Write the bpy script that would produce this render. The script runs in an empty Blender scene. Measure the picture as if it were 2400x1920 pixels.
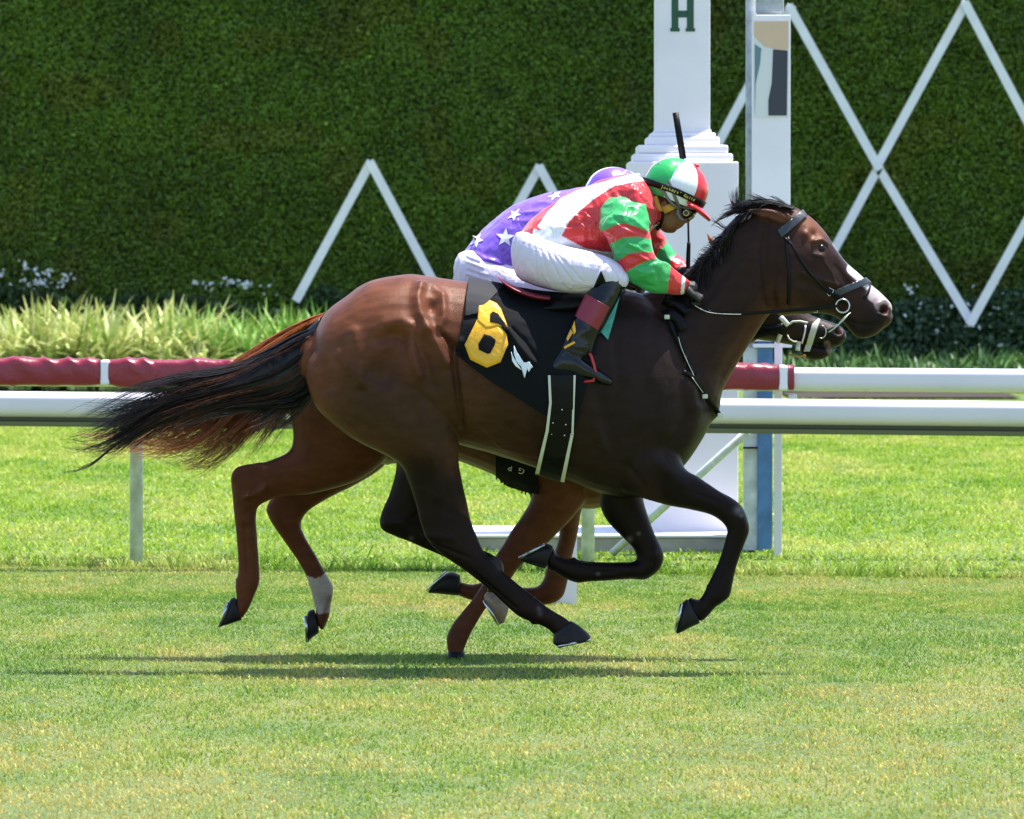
import bpy, bmesh, math, random
import numpy as np
from mathutils import Vector, Matrix
from mathutils.bvhtree import BVHTree
random.seed(7); rng = np.random.default_rng(7)
sc = bpy.context.scene
COL = sc.collection
# ---------------------------------------------------------------- camera, sky, sun, exposure
F = 13108.0; HC = 1.67; HOR = 605.0
TH = math.atan((960 - HOR) / F)
cam = bpy.data.cameras.new('camera'); camo = bpy.data.objects.new('camera', cam); COL.objects.link(camo)
cam.sensor_width = 36; cam.lens = 36 * F / 2400; cam.clip_start = 0.5; cam.clip_end = 600
camo.location = (0, 0, HC); camo.rotation_euler = (math.pi / 2 - TH, 0, 0)
cam.dof.use_dof = True; cam.dof.focus_distance = 22.5; cam.dof.aperture_fstop = 11
sc.camera = camo
SUN = Vector((0.29, 0.14, 1.0)).normalized()
el = math.asin(SUN.z); az = math.atan2(SUN.x, SUN.y)
w = bpy.data.worlds.new('World'); sc.world = w; w.use_nodes = True
nt = w.node_tree; sky = nt.nodes.new('ShaderNodeTexSky'); sky.sky_type = 'NISHITA'; sky.sun_disc = False
sky.sun_elevation = el; sky.sun_rotation = az
bgn = nt.nodes['Background']; nt.links.new(sky.outputs[0], bgn.inputs[0]); bgn.inputs[1].default_value = 0.135
sl = bpy.data.lights.new('sun', 'SUN'); sl.energy = 4.4; sl.angle = math.radians(0.5); sl.color = (1, .96, .9)
so = bpy.data.objects.new('sun', sl); COL.objects.link(so); so.rotation_euler = SUN.to_track_quat('Z', 'Y').to_euler()
sc.view_settings.view_transform = 'Standard'; sc.view_settings.look = 'None'; sc.view_settings.exposure = 1.17
sc.render.engine = 'CYCLES'

# ---------------------------------------------------------------- photo pixel <-> world at a real distance
CT, ST = math.cos(TH), math.sin(TH)
def P(x, y, Y):
    dx = (x - 1200) / F; dy = -(y - 960) / F
    dr = Vector((dx, CT + dy * ST, -ST + dy * CT)); t = Y / dr.y
    return Vector((dx * t, Y, HC + dr.z * t))
def ray(x, y):
    return P(x, y, 10.0) - Vector((0, 0, HC))
def proj(co):
    x, y, z = co[:, 0], co[:, 1], co[:, 2] - HC
    d = y * CT - z * ST; u = y * ST + z * CT
    return np.stack([1200 + F * x / d, 960 - F * u / d], 1)
def ppm(Y): return F / Y                      # pixels per metre

# ---------------------------------------------------------------- materials
def mat(name, col=(.5, .5, .5), rough=.6, metal=0, attr=False, bump=0, bscale=40, var=0, vscale=8, sheen=0, spec=.5,
        trans=0, coat=0, distort=0, stretch=None):
    m = bpy.data.materials.new(name); m.use_nodes = True; n = m.node_tree; b = n.nodes['Principled BSDF']
    b.inputs['Roughness'].default_value = rough; b.inputs['Metallic'].default_value = metal
    b.inputs['Specular IOR Level'].default_value = spec
    b.inputs['Sheen Weight'].default_value = sheen; b.inputs['Coat Weight'].default_value = coat
    b.inputs['Base Color'].default_value = (*col, 1)
    src = None
    if attr:
        a = n.nodes.new('ShaderNodeAttribute'); a.attribute_name = 'Col'; src = a.outputs['Color']
    tc = n.nodes.new('ShaderNodeTexCoord'); co = tc.outputs['Object']
    if stretch:
        mp = n.nodes.new('ShaderNodeMapping'); mp.inputs['Scale'].default_value = stretch
        n.links.new(co, mp.inputs[0]); co = mp.outputs[0]
    if var:
        no = n.nodes.new('ShaderNodeTexNoise'); no.inputs['Scale'].default_value = vscale; no.inputs['Detail'].default_value = 5
        n.links.new(co, no.inputs['Vector'])
        mr = n.nodes.new('ShaderNodeMapRange'); mr.inputs[1].default_value = .3; mr.inputs[2].default_value = .7
        mr.inputs[3].default_value = 1 - var; mr.inputs[4].default_value = 1 + var
        n.links.new(no.outputs[0], mr.inputs[0])
        mx = n.nodes.new('ShaderNodeVectorMath'); mx.operation = 'SCALE'
        if src: n.links.new(src, mx.inputs[0])
        else: mx.inputs[0].default_value = col
        n.links.new(mr.outputs[0], mx.inputs['Scale']); src = mx.outputs[0]
    if src: n.links.new(src, b.inputs['Base Color'])
    if bump:
        no = n.nodes.new('ShaderNodeTexNoise'); no.inputs['Scale'].default_value = bscale; no.inputs['Detail'].default_value = 4
        no.inputs['Distortion'].default_value = distort
        n.links.new(co, no.inputs['Vector'])
        bp = n.nodes.new('ShaderNodeBump'); bp.inputs['Strength'].default_value = 1; bp.inputs['Distance'].default_value = bump
        n.links.new(no.outputs[0], bp.inputs['Height']); n.links.new(bp.outputs[0], b.inputs['Normal'])
    if trans:
        t = n.nodes.new('ShaderNodeBsdfTranslucent'); ms = n.nodes.new('ShaderNodeMixShader'); ms.inputs[0].default_value = trans
        if src: n.links.new(src, t.inputs[0])
        else: t.inputs[0].default_value = (*col, 1)
        out = n.nodes['Material Output']
        n.links.new(b.outputs[0], ms.inputs[1]); n.links.new(t.outputs[0], ms.inputs[2]); n.links.new(ms.outputs[0], out.inputs[0])
    return m
M = {}
M['coat'] = mat('horse_coat', attr=True, rough=.34, bump=.0016, bscale=210, var=.2, vscale=16, spec=.16, stretch=(1, 1, 2))
M['coat'].node_tree.nodes['Principled BSDF'].inputs['Specular Tint'].default_value = (1, .72, .62, 1)
M['hair'] = mat('horse_hair', attr=True, rough=.4, spec=.3)
M['hoof'] = mat('hoof_horn', (.008, .008, .010), .5, spec=.25, bump=.0012, bscale=60, var=.4, vscale=30)
M['palehoof'] = mat('pale_hoof_horn', (.22, .15, .11), .5, bump=.001, bscale=60, var=.3, vscale=30)
M['dullgalv'] = mat('dull_galvanised_steel', (.33, .36, .38), .5, metal=.3, var=.25, vscale=20)
M['steel'] = mat('steel', (.55, .57, .6), .25, metal=1)
M['satin'] = mat('racing_silk', attr=True, rough=.3, bump=.012, bscale=9, distort=1.6, sheen=.2, spec=.55, stretch=(1.3, 1, .7))
M['white_cloth'] = mat('white_breeches_cloth', (.68, .62, .77), .5, bump=.014, bscale=13, distort=1.5, stretch=(1, 1, .45), spec=.35)
M['skin'] = mat('skin', attr=True, rough=.45, bump=.0005, bscale=200, spec=.4)
M['leather'] = mat('black_leather', (.003, .003, .0035), .4, bump=.001, bscale=90, spec=.16)
M['boot'] = mat('black_boot_leather', (.003, .004, .006), .2, bump=.004, bscale=12, distort=.8, spec=.42, stretch=(1, 1, 2))
M['strap'] = mat('dark_bridle_leather', (.03, .035, .042), .3, bump=.0008, bscale=120)
M['blackcloth'] = mat('black_saddle_cloth', (.004, .0045, .006), .8, bump=.004, bscale=16, distort=.8, spec=.15)
M['greycloth'] = mat('charcoal_neoprene', (.022, .022, .026), .7, bump=.002, bscale=14, spec=.2)
M['yellow'] = mat('yellow_number_satin', (.78, .40, .012), .35, bump=.004, bscale=22, distort=1.5)
M['white'] = mat('white_print', (.75, .8, .9), .5)
M['ivory'] = mat('ivory_piping', (.55, .56, .46), .5)
M['red'] = mat('red_rubber', (.42, .02, .03), .35)
M['dkred'] = mat('wine_red_leather', (.22, .012, .03), .35, bump=.001, bscale=60)
M['teal'] = mat('teal_towel', (.07, .36, .33), .8, bump=.004, bscale=70, var=.25, vscale=60)
M['glove'] = mat('black_glove', (.007, .007, .008), .6, bump=.001, bscale=80)
M['goggle'] = mat('goggle_lens', (.006, .006, .006), .08, spec=.7, coat=.5)
M['grey_elastic'] = mat('grey_elastic', (.14, .14, .15), .6)
M['yel_strap'] = mat('yellow_chin_strap', (.55, .27, .03), .6)
M['eye'] = mat('wet_eye', (.006, .004, .003), .18, spec=.35)
M['column'] = mat('white_painted_column', (.84, .80, .87), .5, var=.05, vscale=3, bump=.0008, bscale=30)
M['rail'] = mat('white_painted_rail', (.72, .68, .76), .28, var=.06, vscale=1.5, spec=.5)
M['galv'] = mat('galvanised_steel', (.60, .64, .66), .5, metal=.1, var=.25, vscale=14)
M['pad'] = mat('red_vinyl_padding', (.23, .010, .030), .34, bump=.003, bscale=30, distort=1.0, spec=.6)
M['concrete'] = mat('concrete', (.32, .30, .27), .85, bump=.004, bscale=30, var=.2, vscale=9)
M['olive'] = mat('olive_underside_shade', (.045, .05, .018), .45)  # colour of the painted shade under the front rail
M['olive2'] = mat('olive_underside_shade_lip', (.12, .125, .05), .5)
M['blue'] = mat('blue_painted_panel', (.07, .18, .40), .5, var=.25, vscale=12)
M['green_paint'] = mat('dark_green_paint', (.01, .075, .04), .45)
M['lattice'] = mat('white_lattice_board', (.82, .80, .88), .6, var=.06, vscale=5)
M['beige'] = mat('beige_reflection_paint', (.66, .47, .33), .6); M['navy'] = mat('dark_reflection_paint', (.035, .04, .06), .5)
M['tealreflection'] = mat('slate_teal_reflection_paint', (.12, .22, .25), .5); M['offwhite'] = mat('off_white_reflection_paint', (.7, .7, .72), .5)  # flat colours of the painted mirror reflection
M['grassblade'] = mat('grass_blade', attr=True, rough=.5, spec=.3, trans=.35)
M['leaf'] = mat('leaf', attr=True, rough=.45, spec=.35, trans=.15)
M['hedgeback'] = mat('hedge_inner', (.02, .035, .008), .9, bump=.05, bscale=9)
M['soil'] = mat('bed_soil', (.03, .022, .015), .9, bump=.02, bscale=20, var=.4)

def grassmat(name, c1, c2, c3):
    m = bpy.data.materials.new(name); m.use_nodes = True; n = m.node_tree; b = n.nodes['Principled BSDF']
    b.inputs['Roughness'].default_value = .8
    tc = n.nodes.new('ShaderNodeTexCoord'); mp = n.nodes.new('ShaderNodeMapping'); mp.inputs['Scale'].default_value = (1, .5, 1)
    n.links.new(tc.outputs['Object'], mp.inputs[0])
    a = n.nodes.new('ShaderNodeTexNoise'); a.inputs['Scale'].default_value = 1.3; a.inputs['Detail'].default_value = 8
    c = n.nodes.new('ShaderNodeTexNoise'); c.inputs['Scale'].default_value = 60; c.inputs['Detail'].default_value = 4
    for q in (a, c): n.links.new(mp.outputs[0], q.inputs['Vector'])
    mi = n.nodes.new('ShaderNodeMath'); mi.operation = 'ADD'
    n.links.new(a.outputs[0], mi.inputs[0]); n.links.new(c.outputs[0], mi.inputs[1])
    r = n.nodes.new('ShaderNodeValToRGB'); e = r.color_ramp.elements
    e[0].position = .38; e[0].color = (*c1, 1); e[1].position = .64; e[1].color = (*c3, 1); q = e.new(.5); q.color = (*c2, 1)
    h = n.nodes.new('ShaderNodeMath'); h.operation = 'MULTIPLY'; h.inputs[1].default_value = .5
    n.links.new(mi.outputs[0], h.inputs[0]); n.links.new(h.outputs[0], r.inputs[0]); n.links.new(r.outputs[0], b.inputs['Base Color'])
    bp = n.nodes.new('ShaderNodeBump'); bp.inputs['Distance'].default_value = .02; n.links.new(c.outputs[0], bp.inputs['Height'])
    n.links.new(bp.outputs[0], b.inputs['Normal'])
    return m
M['turf'] = grassmat('track_turf', (.045, .085, .016), (.10, .155, .032), (.19, .175, .055))
M['infield'] = grassmat('infield_turf', (.05, .10, .010), (.10, .17, .018), (.16, .20, .035))

# ---------------------------------------------------------------- object helpers
def tag(o, label=None, cat=None, group=None, kind=None):
    if label: o['label'] = label
    if cat: o['category'] = cat
    if group: o['group'] = group
    if kind: o['kind'] = kind
    return o
def empty(name, loc=(0, 0, 0), **k):
    o = bpy.data.objects.new(name, None); COL.objects.link(o); o.location = loc; o.empty_display_size = .1
    return tag(o, **k)
def link(name, me, m=None, parent=None, smooth=True):
    o = bpy.data.objects.new(name, me); COL.objects.link(o)
    if m: me.materials.append(m)
    if smooth and len(me.polygons): me.polygons.foreach_set('use_smooth', [True] * len(me.polygons))
    if parent:
        o.parent = parent; o.matrix_parent_inverse = Matrix.Translation(parent.location).inverted() if parent.type == 'EMPTY' else Matrix()
    return o
class MB:
    def __init__(s): s.v = []; s.f = []
    def add(s, v, f):
        o = len(s.v); s.v += [tuple(a) for a in v]; s.f += [tuple(i + o for i in a) for a in f]; return s
    def box(s, a, b):
        x0, y0, z0 = a; x1, y1, z1 = b
        v = [(x, y, z) for z in (z0, z1) for y in (y0, y1) for x in (x0, x1)]
        return s.add(v, [(0, 2, 3, 1), (4, 5, 7, 6), (0, 1, 5, 4), (2, 6, 7, 3), (0, 4, 6, 2), (1, 3, 7, 5)])
    def tube(s, pts, r, n=8, cap=True, flat=1.0):
        pts = [Vector(p) for p in pts]; N = len(pts); rr = r if hasattr(r, '__len__') else [r] * N
        up = None; rings = []
        for i, p in enumerate(pts):
            t = (pts[min(i + 1, N - 1)] - pts[max(i - 1, 0)]).normalized()
            if up is None:
                up = Vector((0, -1, 0)) if abs(t.y) < .9 else Vector((1, 0, 0))
            u = (up - t * up.dot(t)).normalized(); v = t.cross(u); up = u
            rings.append([p + (u * math.cos(a) * flat + v * math.sin(a)) * rr[i] for a in [2 * math.pi * k / n for k in range(n)]])
        v = [q for g in rings for q in g]; f = []
        for i in range(N - 1):
            for k in range(n):
                a = i * n + k; b = i * n + (k + 1) % n; f.append((a, b, b + n, a + n))
        if cap: f += [tuple(range(n))[::-1], tuple((N - 1) * n + k for k in range(n))]
        return s.add(v, f)
    def ball(s, c, r, n=12, sc_=(1, 1, 1)):
        v = []; f = []
        for i in range(n + 1):
            th = math.pi * i / n
            for j in range(2 * n):
                ph = math.pi * j / n
                v.append((c[0] + r * sc_[0] * math.sin(th) * math.cos(ph), c[1] + r * sc_[1] * math.sin(th) * math.sin(ph), c[2] + r * sc_[2] * math.cos(th)))
        for i in range(n):
            for j in range(2 * n):
                a = i * 2 * n + j; b = i * 2 * n + (j + 1) % (2 * n); f.append((a, a + 2 * n, b + 2 * n, b))
        return s.add(v, f)
    def mesh(s, name='m'):
        me = bpy.data.meshes.new(name); me.from_pydata(s.v, [], s.f); me.update(); return me
    def build(s, name, m, parent=None, smooth=True, bevel=0):
        o = link(name, s.mesh(name), m, parent, smooth)
        if bevel:
            b = o.modifiers.new('bevel', 'BEVEL'); b.width = bevel; b.segments = 2; b.limit_method = 'ANGLE'
        return o
def catmull(S, k):
    S = np.array(S, float); n = len(S)
    if n < 3: k = max(k, 2)
    out = []
    for i in range(n - 1):
        p0, p1, p2, p3 = S[max(i - 1, 0)], S[i], S[i + 1], S[min(i + 2, n - 1)]
        for j in range(k):
            t = j / k
            out.append(.5 * ((2 * p1) + (-p0 + p2) * t + (2 * p0 - 5 * p1 + 4 * p2 - p3) * t * t + (-p0 + 3 * p1 - 3 * p2 + p3) * t ** 3))
    out.append(S[-1]); return np.array(out)
def loft(mb, secs, Y0, yo=0, grow=0.0, k=4, n=28, ex=2.0, cap=.5):
    """secs: (x1,y1,x2,y2,halfdepth[,yoffset]) outline pairs in photo pixels at the real distance Y0+yoffset"""
    S = [list(s) + ([yo] if len(s) == 5 else []) for s in secs]
    S = catmull(S, k); rings = []; cs = []
    for s in S:
        Y = Y0 + s[5]; a = P(s[0], s[1], Y); b = P(s[2], s[3], Y); c = (a + b) / 2; u = (a - b) / 2; L = max(u.length, .002)
        u = u / L * max(L + grow, .002); wd = max(s[4] + grow, .002); r = []
        for i in range(n):
            t = 2 * math.pi * i / n; cx, sx = math.cos(t), math.sin(t)
            cx = math.copysign(abs(cx) ** (2 / ex), cx); sx = math.copysign(abs(sx) ** (2 / ex), sx)
            r.append(c + u * cx + Vector((0, sx * wd, 0)))
        rings.append(r); cs.append(c)
    def capr(i, j):                       # rounded end
        d = (cs[i] - cs[j]); d = d.normalized() if d.length > 1e-6 else Vector((1, 0, 0))
        rad = min((rings[i][0] - cs[i]).length, (rings[i][n // 4] - cs[i]).length) * cap + abs(grow)
        return [[cs[i] + (p - cs[i]) * math.cos(a) + d * rad * math.sin(a) for p in rings[i]] for a in (.5, 1.0, 1.4)]
    pre = capr(0, 1)[::-1]; post = capr(-1, -2)
    rings = pre + rings + post; N = len(rings)
    v = [q for r in rings for q in r]; f = []
    for i in range(N - 1):
        for j in range(n):
            a = i * n + j; b = i * n + (j + 1) % n; f.append((a, b, b + n, a + n))
    f += [tuple(range(n))[::-1], tuple((N - 1) * n + j for j in range(n))]
    mb.add(v, f)
def remesh(mb, vox, smooth=4):
    me = mb.mesh(); o = bpy.data.objects.new('tmp', me); COL.objects.link(o)
    r = o.modifiers.new('r', 'REMESH'); r.mode = 'VOXEL'; r.voxel_size = vox
    if smooth:
        s = o.modifiers.new('s', 'SMOOTH'); s.factor = .5; s.iterations = smooth
    dg = bpy.context.evaluated_depsgraph_get(); dg.update()
    new = bpy.data.meshes.new_from_object(o.evaluated_get(dg)); bpy.data.objects.remove(o)
    return new
def arr(me):
    co = np.empty(len(me.vertices) * 3, np.float32); me.vertices.foreach_get('co', co)
    no = np.empty(len(me.vertices) * 3, np.float32); me.vertices.foreach_get('normal', no)
    return co.reshape(-1, 3).astype(float), no.reshape(-1, 3).astype(float)
def dseg(pp, pts):
    pts = np.array(pts, float)
    if len(pts) == 1: return np.hypot(*(pp - pts[0]).T)
    d = np.full(len(pp), 1e9)
    for a, b in zip(pts[:-1], pts[1:]):
        ab = b - a; t = np.clip(((pp - a) @ ab) / (ab @ ab + 1e-9), 0, 1)
        d = np.minimum(d, np.hypot(*(pp - (a + t[:, None] * ab)).T))
    return d
def inpoly(pp, poly):
    poly = np.array(poly, float); ins = np.zeros(len(pp), bool); x, y = pp[:, 0], pp[:, 1]
    for (x1, y1), (x2, y2) in zip(poly, np.roll(poly, -1, 0)):
        c = ((y1 > y) != (y2 > y)) & (x < (x2 - x1) * (y - y1) / (y2 - y1 + 1e-12) + x1); ins ^= c
    return ins
def sculpt(me, strokes, side='both'):
    co, no = arr(me); pp = proj(co); fac = np.abs(no[:, 1]) ** .7
    if side == 'near': fac = fac * (no[:, 1] < 0)
    D = np.zeros(len(co))
    for pts, r, d in strokes: D += d * np.exp(-(dseg(pp, pts) / r) ** 2)
    co += no * (D * fac)[:, None]; me.vertices.foreach_set('co', co.ravel()); me.update()
def vnoise(p, s, seed=0):
    """cheap smooth 3-D value noise"""
    q = p * s + seed * 17.3; i = np.floor(q).astype(int); f = q - i; f = f * f * (3 - 2 * f); out = 0
    for dx in (0, 1):
        for dy in (0, 1):
            for dz in (0, 1):
                h = ((i[:, 0] + dx) * 73856093) ^ ((i[:, 1] + dy) * 19349663) ^ ((i[:, 2] + dz) * 83492791)
                h = (h ^ (h >> 13)) * 1274126177 & 0x7fffffff; h = (h % 10007) / 10007
                out = out + h * (f[:, 0] if dx else 1 - f[:, 0]) * (f[:, 1] if dy else 1 - f[:, 1]) * (f[:, 2] if dz else 1 - f[:, 2])
    return out
def setcol(me, c):
    c = np.clip(c, 0, 1)
    if 'Col' in me.color_attributes: me.color_attributes.remove(me.color_attributes['Col'])
    a = me.color_attributes.new('Col', 'FLOAT_COLOR', 'POINT')
    a.data.foreach_set('color', np.concatenate([c, np.ones((len(c), 1))], 1).astype(np.float32).ravel())
def paint(me, base, ops):
    co, no = arr(me); pp = proj(co); c = np.tile(np.array(base, float), (len(co), 1))
    for op in ops:
        if op[0] == 'poly':
            k = inpoly(pp, op[1])
            if len(op) > 3 and op[3] == 'near': k &= no[:, 1] < .1
            c[k] = op[2]
        else:
            wgt = np.exp(-(dseg(pp, op[1]) / op[2]) ** 2) if op[0] == 'soft' else np.clip((op[2] - dseg(pp, op[1])) / 4, 0, 1)
            wgt = np.clip(wgt * op[4], 0, 1)[:, None]; c = c * (1 - wgt) + np.array(op[3]) * wgt
    setcol(me, c); return c
def bvh_of(me):
    bm = bmesh.new(); bm.from_mesh(me); b = BVHTree.FromBMesh(bm); bm.free(); return b
def hit(bvh, x, y, fallY):
    o = Vector((0, 0, HC)); h = bvh.ray_cast(o, ray(x, y).normalized(), 100)
    if h[0] is None:
        p = P(x, y, fallY); q = bvh.find_nearest(p)
        if q[0] is not None and (q[0] - p).length < .25: return Vector((p.x, q[0].y, p.z)), Vector((0, -1, 0))
        return p, Vector((0, -1, 0))
    return h[0], h[1]
def shell(src, polys, off, mname, name, parent, thick=.004, near=None, smooth=0, puff=0):
    """a fitted cloth: the surface under it grown outward by off and cut to convex outlines"""
    big = bmesh.new()
    bm0 = bmesh.new(); bm0.from_mesh(src); bm0.normal_update()
    if smooth:
        for _ in range(smooth): bmesh.ops.smooth_vert(bm0, verts=bm0.verts, factor=.5, use_axis_x=True, use_axis_y=True, use_axis_z=True)
        bm0.normal_update()
    for v in bm0.verts: v.co = v.co + v.normal * off
    tm = bpy.data.meshes.new('t'); bm0.to_mesh(tm); bm0.free()
    for poly in polys:
        bm = bmesh.new(); bm.from_mesh(tm)
        cx = sum(p[0] for p in poly) / len(poly); cy = sum(p[1] for p in poly) / len(poly); rc = ray(cx, cy)
        cam_ = Vector((0, 0, HC))
        for a, b in zip(poly, poly[1:] + poly[:1]):
            nn = ray(*a).cross(ray(*b)).normalized()
            if nn.dot(rc) > 0: nn = -nn
            bmesh.ops.bisect_plane(bm, geom=bm.verts[:] + bm.edges[:] + bm.faces[:], plane_co=cam_, plane_no=nn, clear_outer=True)
        if near is not None:
            bmesh.ops.bisect_plane(bm, geom=bm.verts[:] + bm.edges[:] + bm.faces[:], plane_co=(0, near, 0), plane_no=(0, 1, 0), clear_outer=True)
        t2 = bpy.data.meshes.new('t2'); bm.to_mesh(t2); bm.free(); big.from_mesh(t2); bpy.data.meshes.remove(t2)
    bmesh.ops.remove_doubles(big, verts=big.verts, dist=.0003)
    me = bpy.data.meshes.new(name); big.to_mesh(me); big.free(); bpy.data.meshes.remove(tm)
    o = link(name, me, M[mname], parent)
    s = o.modifiers.new('thickness', 'SOLIDIFY'); s.thickness = thick; s.offset = 1
    return o
def decal(mb, pts, bvh, off, fallY, rings=5, sub=3, c=None):
    """flat shape laid on the surface below it, star-shaped about its centre"""
    pts = np.array(pts, float); c = pts.mean(0) if c is None else np.array(c, float)
    E = []
    for a, b in zip(pts, np.roll(pts, -1, 0)):
        for j in range(sub): E.append(a + (b - a) * j / sub)
    n = len(E); v = []; h, no = hit(bvh, *c, fallY); v.append(h + Vector((0, -off, 0)))
    for r in range(1, rings + 1):
        for e in E:
            q = c + (e - c) * r / rings; h, no = hit(bvh, q[0], q[1], fallY); v.append(h + Vector((0, -off, 0)))
    f = [(0, 1 + (i + 1) % n, 1 + i) for i in range(n)]
    for r in range(rings - 1):
        for i in range(n):
            a = 1 + r * n + i; b = 1 + r * n + (i + 1) % n; f.append((a, b, b + n, a + n))
    mb.add(v, f)
def solid(o, t):
    s = o.modifiers.new('thickness', 'SOLIDIFY'); s.thickness = t; s.offset = 0; return o
def resample(pts, step):
    pts = catmull(pts, 6) if len(pts) > 2 else np.array(pts, float)
    d = np.r_[0, np.cumsum(np.hypot(*np.diff(pts, axis=0)[:, :2].T))]; n = max(2, int(d[-1] / step) + 1)
    t = np.linspace(0, d[-1], n); return np.stack([np.interp(t, d, pts[:, k]) for k in range(pts.shape[1])], 1)
def strap(mb, pts, wpx, bvh, off, fallY, th=.003, step=7):
    R = resample(pts, step); L = []; Rr = []
    for i, p in enumerate(R):
        t = R[min(i + 1, len(R) - 1)] - R[max(i - 1, 0)]; t = t[:2] / (np.hypot(*t[:2]) + 1e-9); nn = np.array([-t[1], t[0]]) * wpx / 2
        h, no = hit(bvh, p[0], p[1], fallY); 
        a = P(p[0] + nn[0], p[1] + nn[1], h.y - off); b = P(p[0] - nn[0], p[1] - nn[1], h.y - off)
        L.append(a); Rr.append(b)
    n = len(L); dn = Vector((0, -th, 0)); v = L + Rr + [a + dn for a in L] + [a + dn for a in Rr]; f = []
    for i in range(n - 1):
        f += [(i, i + 1, n + i + 1, n + i), (2 * n + i, 3 * n + i, 3 * n + i + 1, 2 * n + i + 1),
              (i, 2 * n + i, 2 * n + i + 1, i + 1), (n + i, n + i + 1, 3 * n + i + 1, 3 * n + i)]
    f += [(0, n, 3 * n, 2 * n), (n - 1, 3 * n - 1, 4 * n - 1, 2 * n - 1)][:2]
    mb.add(v, f)
def text_obj(body, size, loc, ang, m, parent, ext=.0015, bend=None, serif=False, sx=1):
    cu = bpy.data.curves.new('t', 'FONT'); cu.body = body; cu.size = size; cu.extrude = ext; cu.align_x = 'CENTER'; cu.align_y = 'CENTER'; cu.offset = size * .012
    o = bpy.data.objects.new('t', cu); COL.objects.link(o); dg = bpy.context.evaluated_depsgraph_get(); dg.update()
    me = bpy.data.meshes.new_from_object(o.evaluated_get(dg)); bpy.data.objects.remove(o)
    mt = Matrix.Translation(loc) @ Matrix.Rotation(ang, 4, 'Y') @ Matrix.Rotation(math.pi / 2, 4, 'X') @ Matrix.Diagonal((sx, 1, 1, 1))
    me.transform(mt); me.materials.clear()
    return link('lettering', me, m, parent, smooth=False)
def hairs(name, guides, Y0, count, rad, col, parent, jit=8, yj=.04, yo=0, tipcol=None, n=14, lens=(.75, 1.0), clump=0, cv=.3, wav=0):
    G = [resample(g, 5) for g in guides]
    def at(g, t):
        i = t * (len(g) - 1); a = np.clip(i.astype(int), 0, len(g) - 2); fr = (i - a)[:, None]; return g[a] * (1 - fr) + g[a + 1] * fr
    mb = MB(); cols = []; T = np.linspace(0, 1, n)
    cl_ = None
    for q in range(count):
        if q % (clump or 12) == 0: cl_ = (random.random() * (len(G) - 1), random.uniform(*lens), random.gauss(0, jit), random.gauss(0, jit), random.random() * 6.28, random.uniform(2, 7), random.gauss(0, yj), random.gauss(0, yj), random.uniform(.75, 1.3))
        u = min(max(cl_[0] + random.gauss(0, .10), 0), len(G) - 1.001); i = min(int(u), len(G) - 2); fr = u - i
        ln = cl_[1] * random.uniform(.82, 1.04); t0 = random.random() ** 2 * .25 if random.random() < .4 else 0
        tt = t0 + (ln - t0) * T
        A = at(G[i], tt); B = at(G[i + 1], tt); C = A * (1 - fr) + B * fr
        ph, fq = cl_[4] + random.gauss(0, .25), cl_[5]
        stray = 1.0 if random.random() < .06 else .22
        j1 = np.array([cl_[2] + random.gauss(0, jit * stray), cl_[3] + random.gauss(0, jit * stray)]) * 1.1
        C = C + j1 * (.25 + .9 * T[:, None] ** 1.6) + (np.sin(T * fq + ph) * (T ** 1.3) * (jit * .9 + wav))[:, None] * np.array([.25, 1])
        ya = cl_[6] + random.gauss(0, yj * .3); yb = cl_[7] + random.gauss(0, yj * .3)
        pts = [P(c[0], c[1], Y0 + yo + ya * (1 - t) * .7 + yb * t) for c, t in zip(C, T)]
        r = rad * random.uniform(.6, 1.3); rr = [r * (1 - .85 * t ** 1.5) + .0002 for t in T]
        mb.tube(pts, rr, n=3, cap=False)
        c0 = np.array(col) * random.uniform(1 - cv, 1 + cv) * cl_[8]; c1 = np.array(tipcol if tipcol is not None else col) * random.uniform(1 - cv, 1 + cv)
        cc = c0[None] * (1 - T[:, None]) + c1[None] * T[:, None]; cols.append(np.repeat(cc, 3, 0))
    me = mb.mesh(name); setcol(me, np.concatenate(cols)); return link(name, me, M['hair'], parent)
def fast_mesh(name, V, Fq, cols=None):
    """numpy quads/tris to mesh"""
    me = bpy.data.meshes.new(name); nv = len(V); k = Fq.shape[1]; nf = len(Fq)
    me.vertices.add(nv); me.vertices.foreach_set('co', V.astype(np.float32).ravel())
    me.loops.add(nf * k); me.loops.foreach_set('vertex_index', Fq.astype(np.int32).ravel())
    me.polygons.add(nf); me.polygons.foreach_set('loop_start', (np.arange(nf) * k).astype(np.int32))
    me.update(calc_edges=True)
    if cols is not None: setcol(me, cols)
    return me
def join_parts(parent, name, bases):
    obs = [o for o in bpy.data.objects if o.parent == parent and o.name.split('.')[0] in bases]
    bm = bmesh.new()
    for o in obs: bm.from_mesh(o.data)
    me = obs[0].data; mt = me.materials[0]; new = bpy.data.meshes.new(name); bm.to_mesh(new); bm.free()
    for o in obs: bpy.data.objects.remove(o)
    return link(name, new, mt, parent)
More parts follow.
